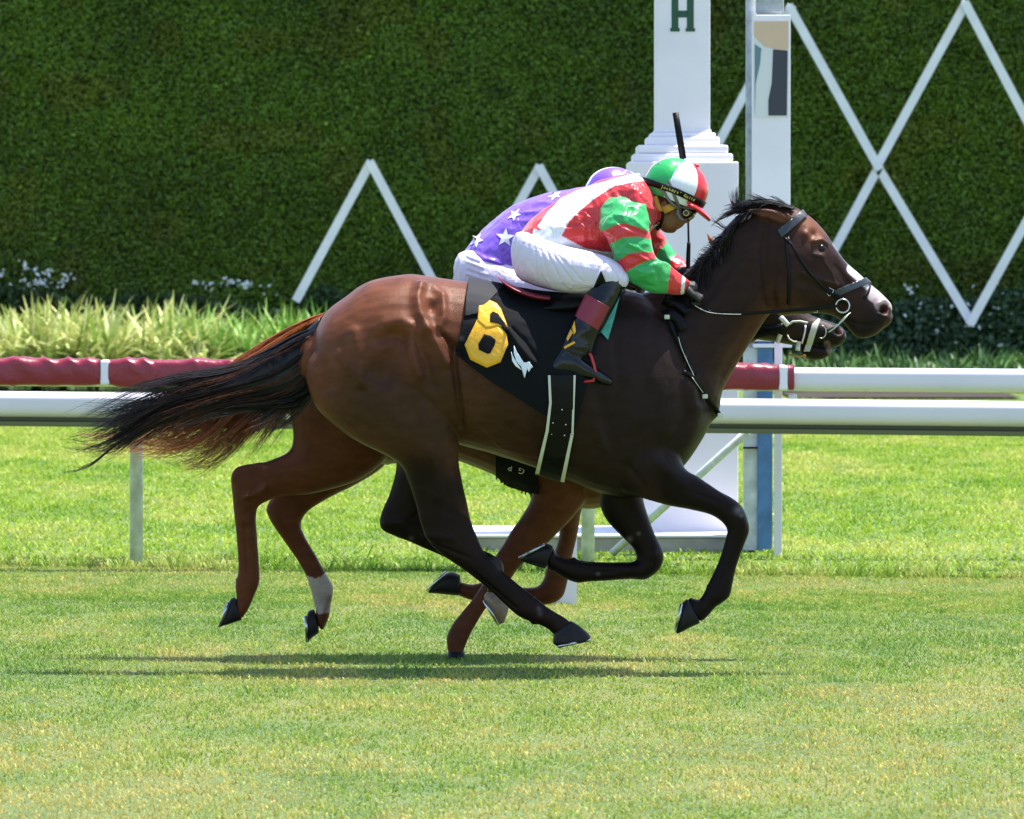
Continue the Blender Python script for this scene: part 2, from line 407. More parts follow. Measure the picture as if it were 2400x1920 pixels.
# ================================================================ SETTING
YD, YC = 22.6, 23.38            # distance of the near (dark) horse and of the far (chestnut) horse
EDGE = 30.15                    # where the mown track ends and the longer infield grass begins
def quad(name, x0, x1, y0, y1, z, m, **k):
    n = 60; mb = MB(); mb.add([(x0, y0, z), (x1, y0, z), (x1, y1, z), (x0, y1, z)], [(0, 1, 2, 3)])
    o = mb.build(name, m, smooth=False); return tag(o, **k)
quad('ground', -300, 300, -60, 500, 0, M['turf'], kind='structure')
def edgeY(x): return 29.72 - .225 * x            # the grass edge runs slightly towards the camera at the right
mb = MB(); v = [(-12, edgeY(-12)), (12, edgeY(12)), (60, edgeY(12)), (60, 78), (-60, 78), (-60, edgeY(-12))]
mb.add([(x, y, .004) for x, y in v] + [(x, y, .012) for x, y in v], [tuple(range(6))[::-1], tuple(range(6, 12))] + [(i, (i + 1) % 6, 6 + (i + 1) % 6, 6 + i) for i in range(6)])
o = mb.build('infield_lawn', M['infield'], smooth=False); tag(o, kind='structure')

def blades(name, y0, y1, dens, h, wd, pal, z, margin=.9, seed=1, ypow=1.0, lean=(.5, 1.4), shear=0):
    r = np.random.default_rng(seed); area = .0916 * (y1 * y1 - y0 * y0) + 2 * margin * (y1 - y0); n = int(area * dens)
    y = np.sqrt(r.random(n) * (y1 * y1 - y0 * y0) + y0 * y0) if ypow == 1 else y0 + (y1 - y0) * r.random(n) ** ypow
    x = (r.random(n) * 2 - 1) * (y * .0925 + margin)
    y = y + shear * x
    if name == 'turf_grass': y = np.where(y > edgeY(x), y - 3.0, y)
    p = np.stack([x, y, np.zeros(n)], 1)
    hh = h * (.5 + r.random(n)) * (.45 + 1.1 * vnoise(p, 6, 3)) * np.where(r.random(n) < .006, 1.8, 1); a = r.random(n) * 6.283; ln = lean[0] + (lean[1] - lean[0]) * r.random(n)
    d = np.stack([np.cos(a), np.sin(a) * .6, np.zeros(n)], 1)
    b = r.random(n) * 6.283; s = np.stack([np.cos(b), np.sin(b), np.zeros(n)], 1) * (wd * (.6 + .8 * r.random(n)))[:, None]
    base = p + [0, 0, z]; mid = base + d * (hh * .35 * np.sin(ln))[:, None] + np.stack([0 * hh, 0 * hh, hh * .6 * np.cos(ln * .5)], 1)
    tip = base + d * (hh * np.sin(ln))[:, None] + np.stack([0 * hh, 0 * hh, hh * (.25 + .75 * np.cos(ln))], 1)
    V = np.stack([base - s, base + s, mid + s * .8, mid - s * .8, tip], 1).reshape(-1, 3)
    i = np.arange(n)[:, None] * 5
    F4 = np.concatenate([i + np.array([[0, 1, 2, 3]])]); 
    F3 = i + np.array([[3, 2, 4]])
    pt = np.stack([x, y * .5, 0 * x], 1)
    k = .34 * vnoise(pt, 1.1, 1) + .26 * vnoise(pt, 3.4, 2) + .22 * vnoise(pt * [1, .7, 1], 10, 5) + .18 * vnoise(pt, 26, 6)
    k = np.clip((k - .5) * 3.0 + .5 + pal[3](x, y) + (r.random(n) - .5) * .5, 0, 1)[:, None]
    c0, c1, c2 = [np.array(q) for q in pal[:3]]
    c = np.where(k < .5, c0 * (1 - 2 * k) + c1 * 2 * k, c1 * (2 - 2 * k) + c2 * (2 * k - 1)) * (.75 + .5 * r.random((n, 1)))
    C = np.repeat(c, 5, 0)
    Fa = np.concatenate([F4, np.concatenate([F3, F3[:, :1]], 1)])
    # triangles stored as separate list
    me = bpy.data.meshes.new(name); nv = len(V); me.vertices.add(nv); me.vertices.foreach_set('co', V.astype(np.float32).ravel())
    loops = np.concatenate([F4.ravel(), F3.ravel()]).astype(np.int32); me.loops.add(len(loops)); me.loops.foreach_set('vertex_index', loops)
    st = np.concatenate([np.arange(n) * 4, 4 * n + np.arange(n) * 3]).astype(np.int32); me.polygons.add(2 * n); me.polygons.foreach_set('loop_start', st)
    me.update(calc_edges=True); setcol(me, C)
    return link(name, me, M['grassblade'], smooth=False)
track_pal = ((.15, .28, .036), (.31, .40, .065), (.53, .45, .13), lambda x, y: np.clip((23 - y) * .06, -.14, .34))
o = blades('turf_grass', 12.2, EDGE + .8, 3600, .0155, .0024, track_pal, 0, seed=1); tag(o, kind='stuff', cat='grass', label='short mown turf of the race track, green with straw patches')
inf_pal = ((.15, .30, .014), (.33, .46, .036), (.50, .51, .11), lambda x, y: np.clip((y - 36) * .006, -.05, .1))
o = blades('infield_grass', EDGE - .03, 66, 900, .032, .0045, inf_pal, .010, seed=2, shear=-.225, margin=.9, lean=(.7, 1.5)); tag(o, kind='stuff', cat='grass', label='bright longer infield grass beyond the rails')
o = blades('edge_grass', EDGE - .57, EDGE - .25, 2600, .07, .004, ((.08, .20, .01), (.24, .38, .04), (.42, .44, .12), lambda x, y: 0 * x), .0, seed=4, shear=-.225, margin=.9)
tag(o, kind='stuff', cat='grass', label='ragged fringe of longer grass along the track edge')

# ---------------------------------------------------------------- hedge wall
YH = 76.0
def leaves(name, pts, size, cols, seed, flat=.6, m='leaf', up=.3):
    r = np.random.default_rng(seed); n = len(pts)
    nrm = r.normal(size=(n, 3)); nrm[:, 1] -= 1.2 * flat; nrm[:, 2] += up; nrm /= np.linalg.norm(nrm, axis=1)[:, None]
    t = np.cross(nrm, r.normal(size=(n, 3)) * ([1, 1, 1] if flat < 1 else [.35, 1, 1])); t /= np.linalg.norm(t, axis=1)[:, None]; b = np.cross(nrm, t)
    s = (size * (.6 + .8 * r.random(n)))[:, None]
    V = np.stack([pts - t * s, pts - b * s * .45, pts + t * s, pts + b * s * .45], 1).reshape(-1, 3)
    Fq = np.arange(n)[:, None] * 4 + np.array([[0, 1, 2, 3]])
    me = fast_mesh(name, V, Fq, np.repeat(cols, 4, 0)); return link(name, me, M[m], smooth=False)
hw = YH * .0925 + 3.2
hedge = empty('clipped_hedge', (0, YH, 0), label='tall dark green clipped hedge wall across the whole background', cat='hedge')
mb = MB(); mb.box((-hw - 3, YH + .12, 0), (hw + 3, YH + 1.2, 9)); mb.build('branches', M['hedgeback'], hedge, smooth=False)
n = 345000; r = np.random.default_rng(11)
x = (r.random(n) * 2 - 1) * hw; z = .15 + r.random(n) * 5.9
pp_ = np.stack([x, 0 * x, z], 1)
lump = .5 * vnoise(pp_, 1.2, 1) + .35 * vnoise(pp_, 3.5, 2) + .3 * vnoise(pp_, 9, 4)
y = YH + .10 - lump * .20 + r.random(n) * .12
k = np.clip(.55 * vnoise(pp_, .8, 7) + .45 * vnoise(pp_, 5, 8) + (r.random(n) - .5) * .7, 0, 1)[:, None]
c = (np.array([.050, .085, .008]) * (1 - k) + np.array([.135, .235, .016]) * k)
br = vnoise(pp_, 1.6, 12)[:, None] > .66; c = np.where(br, c * [1.18, .92, .95], c)
hot = r.random((n, 1)) < .01; c = np.where(hot, c * 2.2, c)
o = leaves('foliage', np.stack([x, y, z], 1), .029, c, 5, flat=1.1); o.parent = hedge; o.matrix_parent_inverse = Matrix.Translation(hedge.location).inverted()
def H(px, py): return P(px, py, YH)
# lattice boards on the hedge
def board(mb, a, b, wd=.118, th=.05, Y=YH - .55):
    A, B = P(a[0], a[1], Y), P(b[0], b[1], Y); d = (B - A).normalized(); nn = Vector((-d.z, 0, d.x)) * wd / 2; o_ = Vector((0, th / 2, 0))
    v = [A + nn - o_, A - nn - o_, B - nn - o_, B + nn - o_, A + nn + o_, A - nn + o_, B - nn + o_, B + nn + o_]
    mb.add(v, [(0, 1, 2, 3), (7, 6, 5, 4), (0, 4, 5, 1), (1, 5, 6, 2), (2, 6, 7, 3), (3, 7, 4, 0)])
def trellis(lines, label, loc):
    t = empty('hedge_trellis', loc, label=label, cat='trellis', group='white diamond boards on the hedge')
    for i, (a, b) in enumerate(lines):
        m_ = MB(); board(m_, a, b, Y=YH - .56 - .055 * (i % 2)); m_.build('board', M['lattice'], t, smooth=False)
trellis([((693, 706), (870, 378)), (((866, 378)), (1040, 706))], 'white peaked hedge boards left of the riders, above the horse rump', H(868, 700))
trellis([((1088, 706), (1266, 388)), ((1262, 388), (1440, 712))], 'white peaked hedge boards just behind the purple rider', H(1264, 700))
trellis([((1640, 418), (1856, 12)), ((1848, 12), (2062, 398)), ((2060, 390), (1872, 740))], 'white hedge boards forming the half diamond by the mirror post', H(1860, 700))
trellis([((2054, 392), (2266, 4)), ((2260, 4), (2480, 422)), ((2054, 386), (2280, 762)), ((2272, 762), (2480, 385))], 'complete white diamond of hedge boards at far right', H(2270, 700))

# ---------------------------------------------------------------- planting under the hedge
quad('planting_bed', -14, 3.2, 71.5, 76, .036, M['soil'], kind='structure')
quad('planting_bed', P(1850, 900, 66).x, P(2388, 900, 66).x, 65.6, 76, .036, M['soil'], kind='structure')
def tufts(name, spots, h, wd, cols, seed, nb=26, spread=.8, parent=None):
    r = np.random.default_rng(seed); V = []; Cc = []; Fq = []; o_ = 0; seg = 5
    for (sx, sy, sc_) in spots:
        for _ in range(nb):
            a = r.random() * 6.283; L = h * sc_ * r.uniform(.6, 1.15); ou = r.uniform(.15, spread) * L; d = np.array([math.cos(a), math.sin(a), 0]); s = np.array([-d[1], d[0], 0]) * wd * r.uniform(.7, 1.3)
            c = cols[0] + (cols[1] - cols[0]) * r.random(); c = c * r.uniform(.7, 1.25)
            b = np.array([sx + r.normal() * .05, sy + r.normal() * .05, .03])
            for k_ in range(seg + 1):
                t = k_ / seg; p = b + d * ou * t ** 1.6 + np.array([0, 0, L * (t - .38 * (ou / L) * t ** 3)])
                ww = s * (math.sin(math.pi * min(1, .25 + .75 * t)) * .9 + .08); V += [p - ww, p + ww]; Cc += [c, c]
            for k_ in range(seg): Fq.append([o_ + 2 * k_, o_ + 2 * k_ + 1, o_ + 2 * k_ + 3, o_ + 2 * k_ + 2])
            o_ += 2 * (seg + 1)
    me = fast_mesh(name, np.array(V), np.array(Fq), np.array(Cc)); return link(name, me, M['leaf'], parent, smooth=False)
A = np.array
sp = [(P(random.uniform(-160, 480), 800, yy).x, yy, random.uniform(.7, 1.1)) for yy in np.linspace(69.5, 74, 190)]
o = tufts('border_grass', sp, 1.12, .034, (A([.22, .34, .06]), A([.72, .70, .30])), 3, nb=24, spread=1.5); tag(o, kind='stuff', cat='ornamental grass', label='pale yellow striped border grass below the hedge at left')
sp = [(P(random.uniform(370, 800), 800, yy).x, yy, random.uniform(.65, 1.05)) for yy in np.linspace(70.5, 74.5, 130)]
o = tufts('green_border_grass', sp, 1.1, .026, (A([.09, .26, .03]), A([.38, .52, .12])), 4, nb=24, spread=1.4); tag(o, kind='stuff', cat='ornamental grass', label='fresh green border grass right of the pale clumps')
sp = [(P(random.uniform(1820, 2460), 800, yy).x, yy, random.uniform(.5, 1.0)) for yy in np.linspace(68.5, 74, 130)]
o = tufts('fern_border', sp, .60, .022, (A([.02, .07, .015]), A([.08, .17, .035])), 6, nb=22, spread=1.6); tag(o, kind='stuff', cat='ferns', label='deep green ferny border plants behind the rail at right')
def shrubs(name, x0, x1, ztop, col, ncol, seed, nl, label, Yc=75.68, size=.05):
    r = np.random.default_rng(seed); xs = P(x0, 800, Yc).x + (P(x1, 800, Yc).x - P(x0, 800, Yc).x) * r.random(nl)
    q = np.stack([xs, 0 * xs, 0 * xs], 1); top = ztop * (.72 + .5 * vnoise(q, 1.7, seed)); z = .05 + r.random(nl) ** .7 * top
    y = Yc - .17 + r.random(nl) * .4; k = r.random((nl, 1)); c = A(col[0]) * (1 - k) + A(col[1]) * k
    hi = (r.random((nl, 1)) < ncol) & (vnoise(q * [1, 1, 1] + z[:, None] * [0, 0, 1], 1.3, seed + 3)[:, None] > .6); c = np.where(hi, A([.75, .8, .8]), c)
    o = leaves(name, np.stack([xs, y, z], 1), size, c, seed); return tag(o, kind='stuff', cat='shrubs', label=label)
shrubs('shrub_row', -80, 820, 1.12, ((.012, .026, .008), (.05, .10, .03)), .0, 21, 15000, 'low dark shrubs flecked with white blossom at the hedge foot, left')
shrubs('shrub_row', 1850, 2480, 1.15, ((.015, .035, .012), (.08, .15, .08)), .05, 22, 12000, 'glossy dark shrubs at the hedge foot, right of the horse heads')

def blossoms(spots, seed, label):
    r = np.random.default_rng(seed); q = []
    for (px, py, sx, sy, n_) in spots:
        for _ in range(n_): p = P(px + r.normal() * sx, py + r.normal() * sy, 75.5); q.append([p.x, 75.6 - r.random() * .2, p.z])
    o = leaves('blossom', np.array(q), .038, np.tile(A([.72, .76, .8]), (len(q), 1)), seed, up=.8); return tag(o, kind='stuff', cat='blossom', label=label)
blossoms([(62, 628, 9, 8, 14), (85, 665, 22, 7, 30), (112, 640, 18, 12, 18), (150, 655, 12, 12, 20), (5, 640, 6, 8, 8)], 31, 'cluster of white blossom low in the hedge at far left')
blossoms([(458, 664, 4, 3, 8), (500, 668, 14, 6, 12), (540, 662, 14, 6, 10), (575, 668, 9, 5, 12), (645, 690, 40, 12, 8)], 32, 'small white blossoms in the hedge above the chestnut tail')
blossoms([(2120, 700, 30, 20, 12), (2200, 735, 40, 25, 18), (2280, 775, 50, 20, 14), (2360, 740, 30, 35, 16)], 33, 'painted leaf glints in the shrubs at right, in front of the noses')  # glints on the shrubs put in as near-white leaves
# ---------------------------------------------------------------- finish post column
YP = 31.9
def bx(mb, x0, y0, x1, y1, Y, dep):          # box whose front face spans these photo coordinates at distance Y
    a = P(x0, y1, Y); b = P(x1, y0, Y); mb.box((a.x, Y, a.z), (b.x, Y + dep, b.z)); return mb
colm = empty('finish_column', P(1601, 1262, YP), label='white square column on a stepped pedestal with a green letter H', cat='column')
mb = MB(); bx(mb, 1536, -260, 1665, 312, YP + .16, .315); mb.build('shaft', M['column'], colm, smooth=False, bevel=.006)
mb = MB()
steps = [(1533, 303, 1668, 312, .15), (1524, 311, 1678, 322, .13), (1515, 321, 1687, 341, .105), (1494, 340, 1707, 360, .06), (1484, 360, 1718, 380, .035)]
for i, (x0, y0, x1, y1, d) in enumerate(steps):
    a = P(x0, y1, YP + d); b = P(x1, y0, YP + d); mb.box((a.x, YP + d, a.z + .0005 * i), (b.x, YP + .63 - d, b.z))
mb.build('base_moulding', M['column'], colm, smooth=False, bevel=.012)
mb = MB(); bx(mb, 1472, 379, 1731, 1262, YP, .63); mb.build('pedestal', M['column'], colm, smooth=False, bevel=.008)
mb = MB(); Yl = YP + .157
for q in ((1574, -30, 1590, 73), (1610, -30, 1626, 73), (1589, 25, 1611, 41)): bx(mb, *q, Yl, .006)
for q in ((1571, 66, 1593, 74), (1607, 66, 1629, 74)): bx(mb, *q, Yl - .0025, .006)
mb.build('letter_h', M['green_paint'], colm, smooth=False)
mb = MB(); a = P(1100, 1292, YP - .35); b = P(1790, 1262, YP - .35)
mb.box((a.x, YP - .35, 0), (b.x, YP + .7, a.z + .075)); kerb = mb.build('concrete_plinth', M['concrete'], smooth=False, bevel=.01)
tag(kerb, 'low grey concrete plinth with white rim under the finish column', 'plinth')
mb = MB(); mb.box((a.x - .01, YP - .365, a.z + .077), (b.x + .01, YP + .7, a.z + .095)); mb.build('rim', M['column'], kerb, smooth=False, bevel=.006)

# mirror post beside the column
YM = 31.5
mp_ = empty('mirror_post', P(1795, 1290, YM), label='galvanised post carrying a narrow white framed mirror box beside the column', cat='post')
mb = MB(); a = P(1748, 0, YM + .1); b = P(1776, 0, YM + .1); mb.tube([(a.x + .035, YM + .1, 0), (a.x + .035, YM + .1, 4.2)], .036, 16); mb.build('pole', M['dullgalv'], mp_)
mb = MB(); bx(mb, 1764, -200, 1838, 36, YM + .07, .12); mb.build('upper_pole', M['dullgalv'], mp_, smooth=False, bevel=.02)
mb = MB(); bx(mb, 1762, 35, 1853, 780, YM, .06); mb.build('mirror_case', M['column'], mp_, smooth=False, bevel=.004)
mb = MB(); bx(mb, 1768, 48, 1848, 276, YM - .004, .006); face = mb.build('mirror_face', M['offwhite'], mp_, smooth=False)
def flat(name, pts, Y, m, par, th=.002):
    mb = MB(); n = len(pts); v = [P(*p, Y) for p in pts] + [P(p[0], p[1], Y) + Vector((0, th, 0)) for p in pts]
    mb.add(v, [tuple(range(n)), tuple(range(n, 2 * n))[::-1]] + [(i, (i + 1) % n, n + (i + 1) % n, n + i) for i in range(n)]); return mb.build(name, m, par, smooth=False)
flat('beige_reflection', [(1768, 50), (1848, 50), (1848, 114), (1830, 118), (1810, 112), (1792, 108), (1768, 84)], YM - .008, M['beige'], face)  # mirror's reflection painted as flat coloured shapes
flat('dark_reflection', [(1812, 116), (1846, 119), (1844, 271), (1801, 271), (1801, 235), (1809, 195), (1811, 150)], YM - .008, M['navy'], face)
flat('slate_reflection', [(1769, 104), (1784, 114), (1781, 150), (1771, 195), (1769, 268)], YM - .008, M['tealreflection'], face)
mb = MB(); bx(mb, 1775, 798, 1811, 1298, YM - .02, .05); mb.build('blue_panel', M['blue'], mp_, smooth=False, bevel=.004)
mb = MB(); bx(mb, 1764, 784, 1860, 800, YM - .05, .2); bx(mb, 1766, 806, 1856, 815, YM - .05, .15); mb.build('shelf', M['column'], mp_, smooth=False, bevel=.004)
mb = MB(); bx(mb, 1742, 815, 1776, 1290, YM + .01, .05); mb.build('grey_board', M['galv'], mp_, smooth=False)
mb = MB(); bx(mb, 1834, 943, 1866, 957, YM - .25, .05); bx(mb, 1742, 1048, 1776, 1052, YM - .03, .03); mb.build('latch_bracket', M['leather'], mp_, smooth=False)

# ---------------------------------------------------------------- rails
def railbar(name, x0, x1, yt0, yt1, Y0, Y1, hgt, dep, m, par, label=None, under=0, smooth=True, seg=90, wob=0):
    """long hollow section: rounded profile swept along x. yt = top edge in the photo at its left / right end"""
    A0 = P(x0, yt0, Y0); B0 = P(x1, yt1, Y1); prof = []
    for i in range(20):
        t = 2 * math.pi * i / 20; cx, sx = math.cos(t), math.sin(t); e = .38
        prof.append((math.copysign(abs(cx) ** e, cx) * dep / 2, math.copysign(abs(sx) ** e, sx) * hgt / 2))
    if under:
        k1, k2 = dep / .15, hgt / .232
        k2 = hgt / .205
        prof = [((a) * k1, (b + .1025) * k2) for a, b in ((.07, 0), (.0, -.004), (-.05, -.018), (-.066, -.030), (-.074, -.044), (-.075, -.06), (-.075, -.09), (-.075, -.120), (-.074, -.135), (-.071, -.150), (-.066, -.162), (-.060, -.172),
                (-.052, -.182), (-.043, -.190), (-.034, -.197), (-.024, -.202), (-.01, -.205), (.05, -.205), (.075, -.18), (.075, -.05))]
    mb = MB(); v = []; f = []; n = 20; r = random.Random(5)
    for k_ in range(seg + 1):
        c_ = A0.lerp(B0, k_ / seg); g = 1 + (r.uniform(-wob, wob)); dz = r.uniform(-wob, wob) * hgt * .3
        for (a, b) in prof: v.append((c_.x, c_.y + a * g, c_.z - hgt / 2 + b * g + dz))
    for k_ in range(seg):
        for i in range(n): f.append((k_ * n + i, k_ * n + (i + 1) % n, (k_ + 1) * n + (i + 1) % n, (k_ + 1) * n + i))
    f += [tuple(range(n)), tuple(seg * n + i for i in range(n))[::-1]]
    mb.add(v, f); return mb.build(name, m, par)
front = empty('front_running_rail', P(1200, 1335, 29.9), label='nearer thick white running rail, underside shade painted dark olive, crossing behind both horses', cat='rail')
railbar('rail', -1300, 3700, 904.7, 954.3, 30.02, 29.68, .138, .15, M['rail'], front, under=.75)
def under_shade_strip(name, za, zb, d0, d1, m):
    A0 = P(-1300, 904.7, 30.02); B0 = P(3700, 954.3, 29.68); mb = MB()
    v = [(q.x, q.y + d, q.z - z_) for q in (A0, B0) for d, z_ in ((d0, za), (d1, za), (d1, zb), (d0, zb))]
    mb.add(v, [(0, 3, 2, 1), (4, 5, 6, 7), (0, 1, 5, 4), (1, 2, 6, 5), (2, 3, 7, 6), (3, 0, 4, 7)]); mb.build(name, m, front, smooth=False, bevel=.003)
under_shade_strip('underside_shade', .124, .157, -.030, .060, M['olive']); under_shade_strip('underside_shade_lip', .1575, .184, -.050, .060, M['olive2'])  # shaded underside of the rail painted as dark olive strips
def post(x, ybase, Y, r=.036, top=990, par=None):
    mb = MB(); b = P(x, ybase, Y); t = P(x, top, Y); mb.tube([(b.x, Y, 0), (b.x, Y, t.z), (b.x, Y - .12, t.z + .06)], r, 16); return mb.build('post', M['galv'], par)
for x_ in (-740, 320, 1378, 2436): post(x_, 1325, 30.28, par=front)
mb = MB(); mb.tube([P(1752, 1012, 30.1), P(1436, 1296, 30.7)], .022, 12); mb.build('brace', M['galv'], front)
back = empty('rear_padded_rail', P(1200, 1325, 30.9), label='farther slimmer white rail wrapped in red padding on its left half', cat='rail')
railbar('rail', -1300, 3700, 841.2, 873.8, 31.003, 30.747, .13, .11, M['rail'], back, under=.5)
def pad(x0, x1):
    """vinyl sleeve: rounded, puckered along its length, a little loose underneath"""
    fy = lambda x_: 30.95 - .15 * (x_ + 260) / 2920
    A0 = P(x0, 840.5 + x0 * .0079, fy(x0)); B0 = P(x1, 840.5 + x1 * .0079, fy(x1)); L = (B0 - A0).length; seg = max(4, int(L / .012)); n = 28; V = []
    for k_ in range(seg + 1):
        c_ = A0.lerp(B0, k_ / seg)
        for i in range(n):
            t = 2 * math.pi * i / n; cx, sx = math.cos(t), math.sin(t); e = .5
            V.append((c_.x, c_.y + math.copysign(abs(cx) ** e, cx) * .074, c_.z - .069 + math.copysign(abs(sx) ** e, sx) * .069))
    V = np.array(V); q = V * [1, .2, 1]; cc = (A0.z + B0.z) / 2 - .069
    dg_ = np.stack([V[:, 0] * 1.0 + (V[:, 2] - cc) * 1.2, V[:, 2] * .35, V[:, 1] * .2], 1)
    fold = (1 - np.abs(vnoise(dg_, 9, 3) - .5) * 4).clip(0, 1) ** 2 * .016 + vnoise(q, 5, 4) * .010 - .006
    endf = np.repeat(np.clip(np.minimum(np.arange(seg + 1), seg - np.arange(seg + 1)) / 6, .15, 1), n)
    up_ = (V[:, 2] - cc) / .069; w_ = fold * endf * np.where(up_ > -.2, 1, .35); ctr = np.stack([V[:, 0], np.interp(V[:, 0], [A0.x, B0.x], [A0.y, B0.y]), np.interp(V[:, 0], [A0.x, B0.x], [A0.z, B0.z]) - .069], 1)
    d = V - ctr; d /= np.linalg.norm(d, axis=1)[:, None]; V = V + d * w_[:, None]; V[:, 2] -= np.where(up_ < -.6, (vnoise(np.stack([V[:, 0], 0 * V[:, 0], 0 * V[:, 0]], 1), 3.2, 6) * .022 * endf), 0)
    f = [(k_ * n + i, k_ * n + (i + 1) % n, (k_ + 1) * n + (i + 1) % n, (k_ + 1) * n + i) for k_ in range(seg) for i in range(n)]
    f += [tuple(range(n)), tuple(seg * n + i for i in range(n))[::-1]]
    mb = MB(); mb.add([tuple(v_) for v_ in V], f); mb.build('padding', M['pad'], back)
for q in ((-1290, -780), (-760, -260), (-240, 236), (256, 760), (780, 1290), (1310, 1826), (1846, 1860)): pad(*q)
for x_ in (246, 770, 1300, 1836):
    yy_ = 30.95 - .15 * (x_ + 260) / 2920; a = P(x_ - 11, 0, yy_).x; b = P(x_ + 11, 0, yy_).x; zt = P(x_, 842 + x_ * .0079, yy_).z
    mb = MB(); mb.box((a, yy_ - .075, zt - .135), (b, yy_ + .075, zt + .001)); mb.build('white_band', M['column'], back, smooth=False, bevel=.012)
mb = MB()
mb.box((P(1816, 0, 31.0).x, 30.98, 0), (P(1834, 0, 31.0).x, 31.02, P(0, 790, 31.0).z)); mb.build('post', M['rail'], back, smooth=False, bevel=.004)
mb = MB(); c_ = P(1858, 928, 30.85); mb.tube([(c_.x, 30.85, c_.z - .03), (c_.x, 30.85, c_.z + .012)], .024, 14); mb.build('bolt_cap', M['rail'], back)
# white stand whose foot shows under the chestnut's knee
st_ = empty('rail_stand', P(1318, 1420, 26.9), label='slim white upright stand whose foot shows between the galloping forelegs', cat='stand')
mb = MB(); Y = 26.9
v = [P(1326, 1190, Y), P(1352, 1190, Y), P(1350, 1421, Y), P(1284, 1421, Y), P(1306, 1398, Y), P(1322, 1330, Y)]
mb.add(v + [q + Vector((0, .05, 0)) for q in v], [tuple(range(6)), tuple(range(6, 12))[::-1]] + [(i, (i + 1) % 6, 6 + (i + 1) % 6, 6 + i) for i in range(6)])
mb.build('upright', M['rail'], st_, smooth=False, bevel=.003)
# ================================================================ DARK BAY HORSE
BV = {}
VOX = .0058
dark = empty('racehorse', P(1200, 1576, YD), label='dark bay racehorse with white nose blaze, in front, black legs off the ground', cat='horse')
torso = [(736, 780, 716, 895, .10), (762, 735, 742, 940, .19), (808, 697, 795, 960, .25), (867, 658, 870, 985, .28), (941, 644, 945, 1000, .29),
         (1000, 647, 1000, 1015, .285), (1070, 656, 1072, 1040, .28), (1160, 672, 1160, 1066, .30), (1250, 688, 1252, 1096, .315),
         (1340, 692, 1335, 1128, .315), (1430, 680, 1420, 1160, .29), (1505, 690, 1500, 1165, .25), (1560, 730, 1590, 1105, .22),
         (1610, 810, 1640, 1040, .17), (1650, 870, 1668, 985, .09)]
neck = [(1400, 690, 1560, 1080, .20), (1490, 690, 1672, 985, .17), (1565, 670, 1695, 915, .135), (1625, 620, 1732, 845, .11), (1672, 570, 1767, 790, .095),
        (1712, 520, 1797, 745, .088), (1755, 487, 1815, 730, .085), (1800, 472, 1835, 700, .08)]
head = [(1815, 474, 1782, 600, .06), (1855, 482, 1798, 690, .085), (1892, 503, 1822, 737, .1), (1928, 538, 1865, 737, .105), (1951, 569, 1905, 735, .092),
        (1980, 611, 1945, 738, .072), (2010, 640, 1972, 752, .06), (2040, 666, 1990, 774, .055), (2066, 687, 2006, 790, .056),
        (2084, 706, 2028, 793, .054), (2091, 720, 2052, 785, .047), (2089, 736, 2074, 768, .03)]
def leg(*s): return list(s)
nh = leg((760, 790, 1030, 735, .13), (716, 865, 1062, 840, .15), (742, 955, 1074, 940, .145), (820, 1024, 1076, 1010, .125), (929, 1082, 1074, 1076, .09), (957, 1130, 1082, 1125, .07),
         (974, 1180, 1092, 1168, .055), (987, 1230, 1104, 1222, .045), (1005, 1270, 1120, 1262, .042), (1040, 1303, 1133, 1292, .036), (1088, 1337, 1155, 1316, .03),
         (1141, 1379, 1187, 1346, .027), (1180, 1413, 1222, 1377, .027), (1216, 1444, 1254, 1400, .031), (1252, 1460, 1288, 1426, .033), (1280, 1472, 1318, 1444, .028), (1299, 1488, 1336, 1457, .03))
fh = leg((880, 900, 1060, 900, .1), (920, 1010, 1066, 1000, .09), (929, 1085, 1060, 1080, .08), (915, 1148, 1040, 1140, .06), (893, 1205, 1015, 1190, .045), (893, 1238, 1000, 1195, .042),
         (925, 1256, 985, 1200, .04), (965, 1272, 1000, 1215, .035), (1020, 1297, 1040, 1245, .03), (1080, 1325, 1095, 1272, .028), (1128, 1348, 1150, 1299, .031),
         (1143, 1362, 1176, 1318, .031), (1142, 1380, 1181, 1352, .028), (1142, 1392, 1186, 1388, .029))
nf = leg((1560, 960, 1420, 1090, .1), (1588, 1040, 1455, 1148, .095), (1604, 1096, 1508, 1168, .072), (1636, 1118, 1561, 1184, .055), (1681, 1148, 1622, 1196, .046), (1715, 1167, 1662, 1206, .041), (1738, 1187, 1688, 1221, .042),
         (1752, 1214, 1702, 1238, .042), (1757, 1243, 1703, 1250, .038), (1749, 1268, 1699, 1265, .032), (1738, 1295, 1690, 1297, .028), (1727, 1330, 1677, 1330, .026),
         (1719, 1365, 1659, 1367, .031), (1711, 1396, 1649, 1390, .034), (1695, 1411, 1638, 1406, .03), (1676, 1424, 1628, 1404, .029), (1662, 1441, 1616, 1403, .034), (1648, 1455, 1610, 1412, .035))
ff = leg((1400, 1060, 1500, 1040, .09), (1405, 1150, 1503, 1130, .08), (1408, 1188, 1507, 1170, .068), (1425, 1223, 1520, 1208, .055), (1455, 1255, 1534, 1247, .045), (1483, 1283, 1549, 1277, .041), (1492, 1302, 1557, 1304, .041),
         (1490, 1314, 1546, 1334, .04), (1478, 1318, 1514, 1358, .038), (1455, 1318, 1476, 1357, .032), (1425, 1318, 1425, 1361, .027), (1382, 1316, 1382, 1364, .026),
         (1349, 1311, 1352, 1367, .032), (1328, 1308, 1322, 1355, .032), (1306, 1300, 1300, 1341, .03), (1297, 1285, 1286, 1336, .034))
mb = MB()
loft(mb, torso, YD, ex=2.25, k=5, n=40); loft(mb, neck, YD); loft(mb, head, YD, k=5)
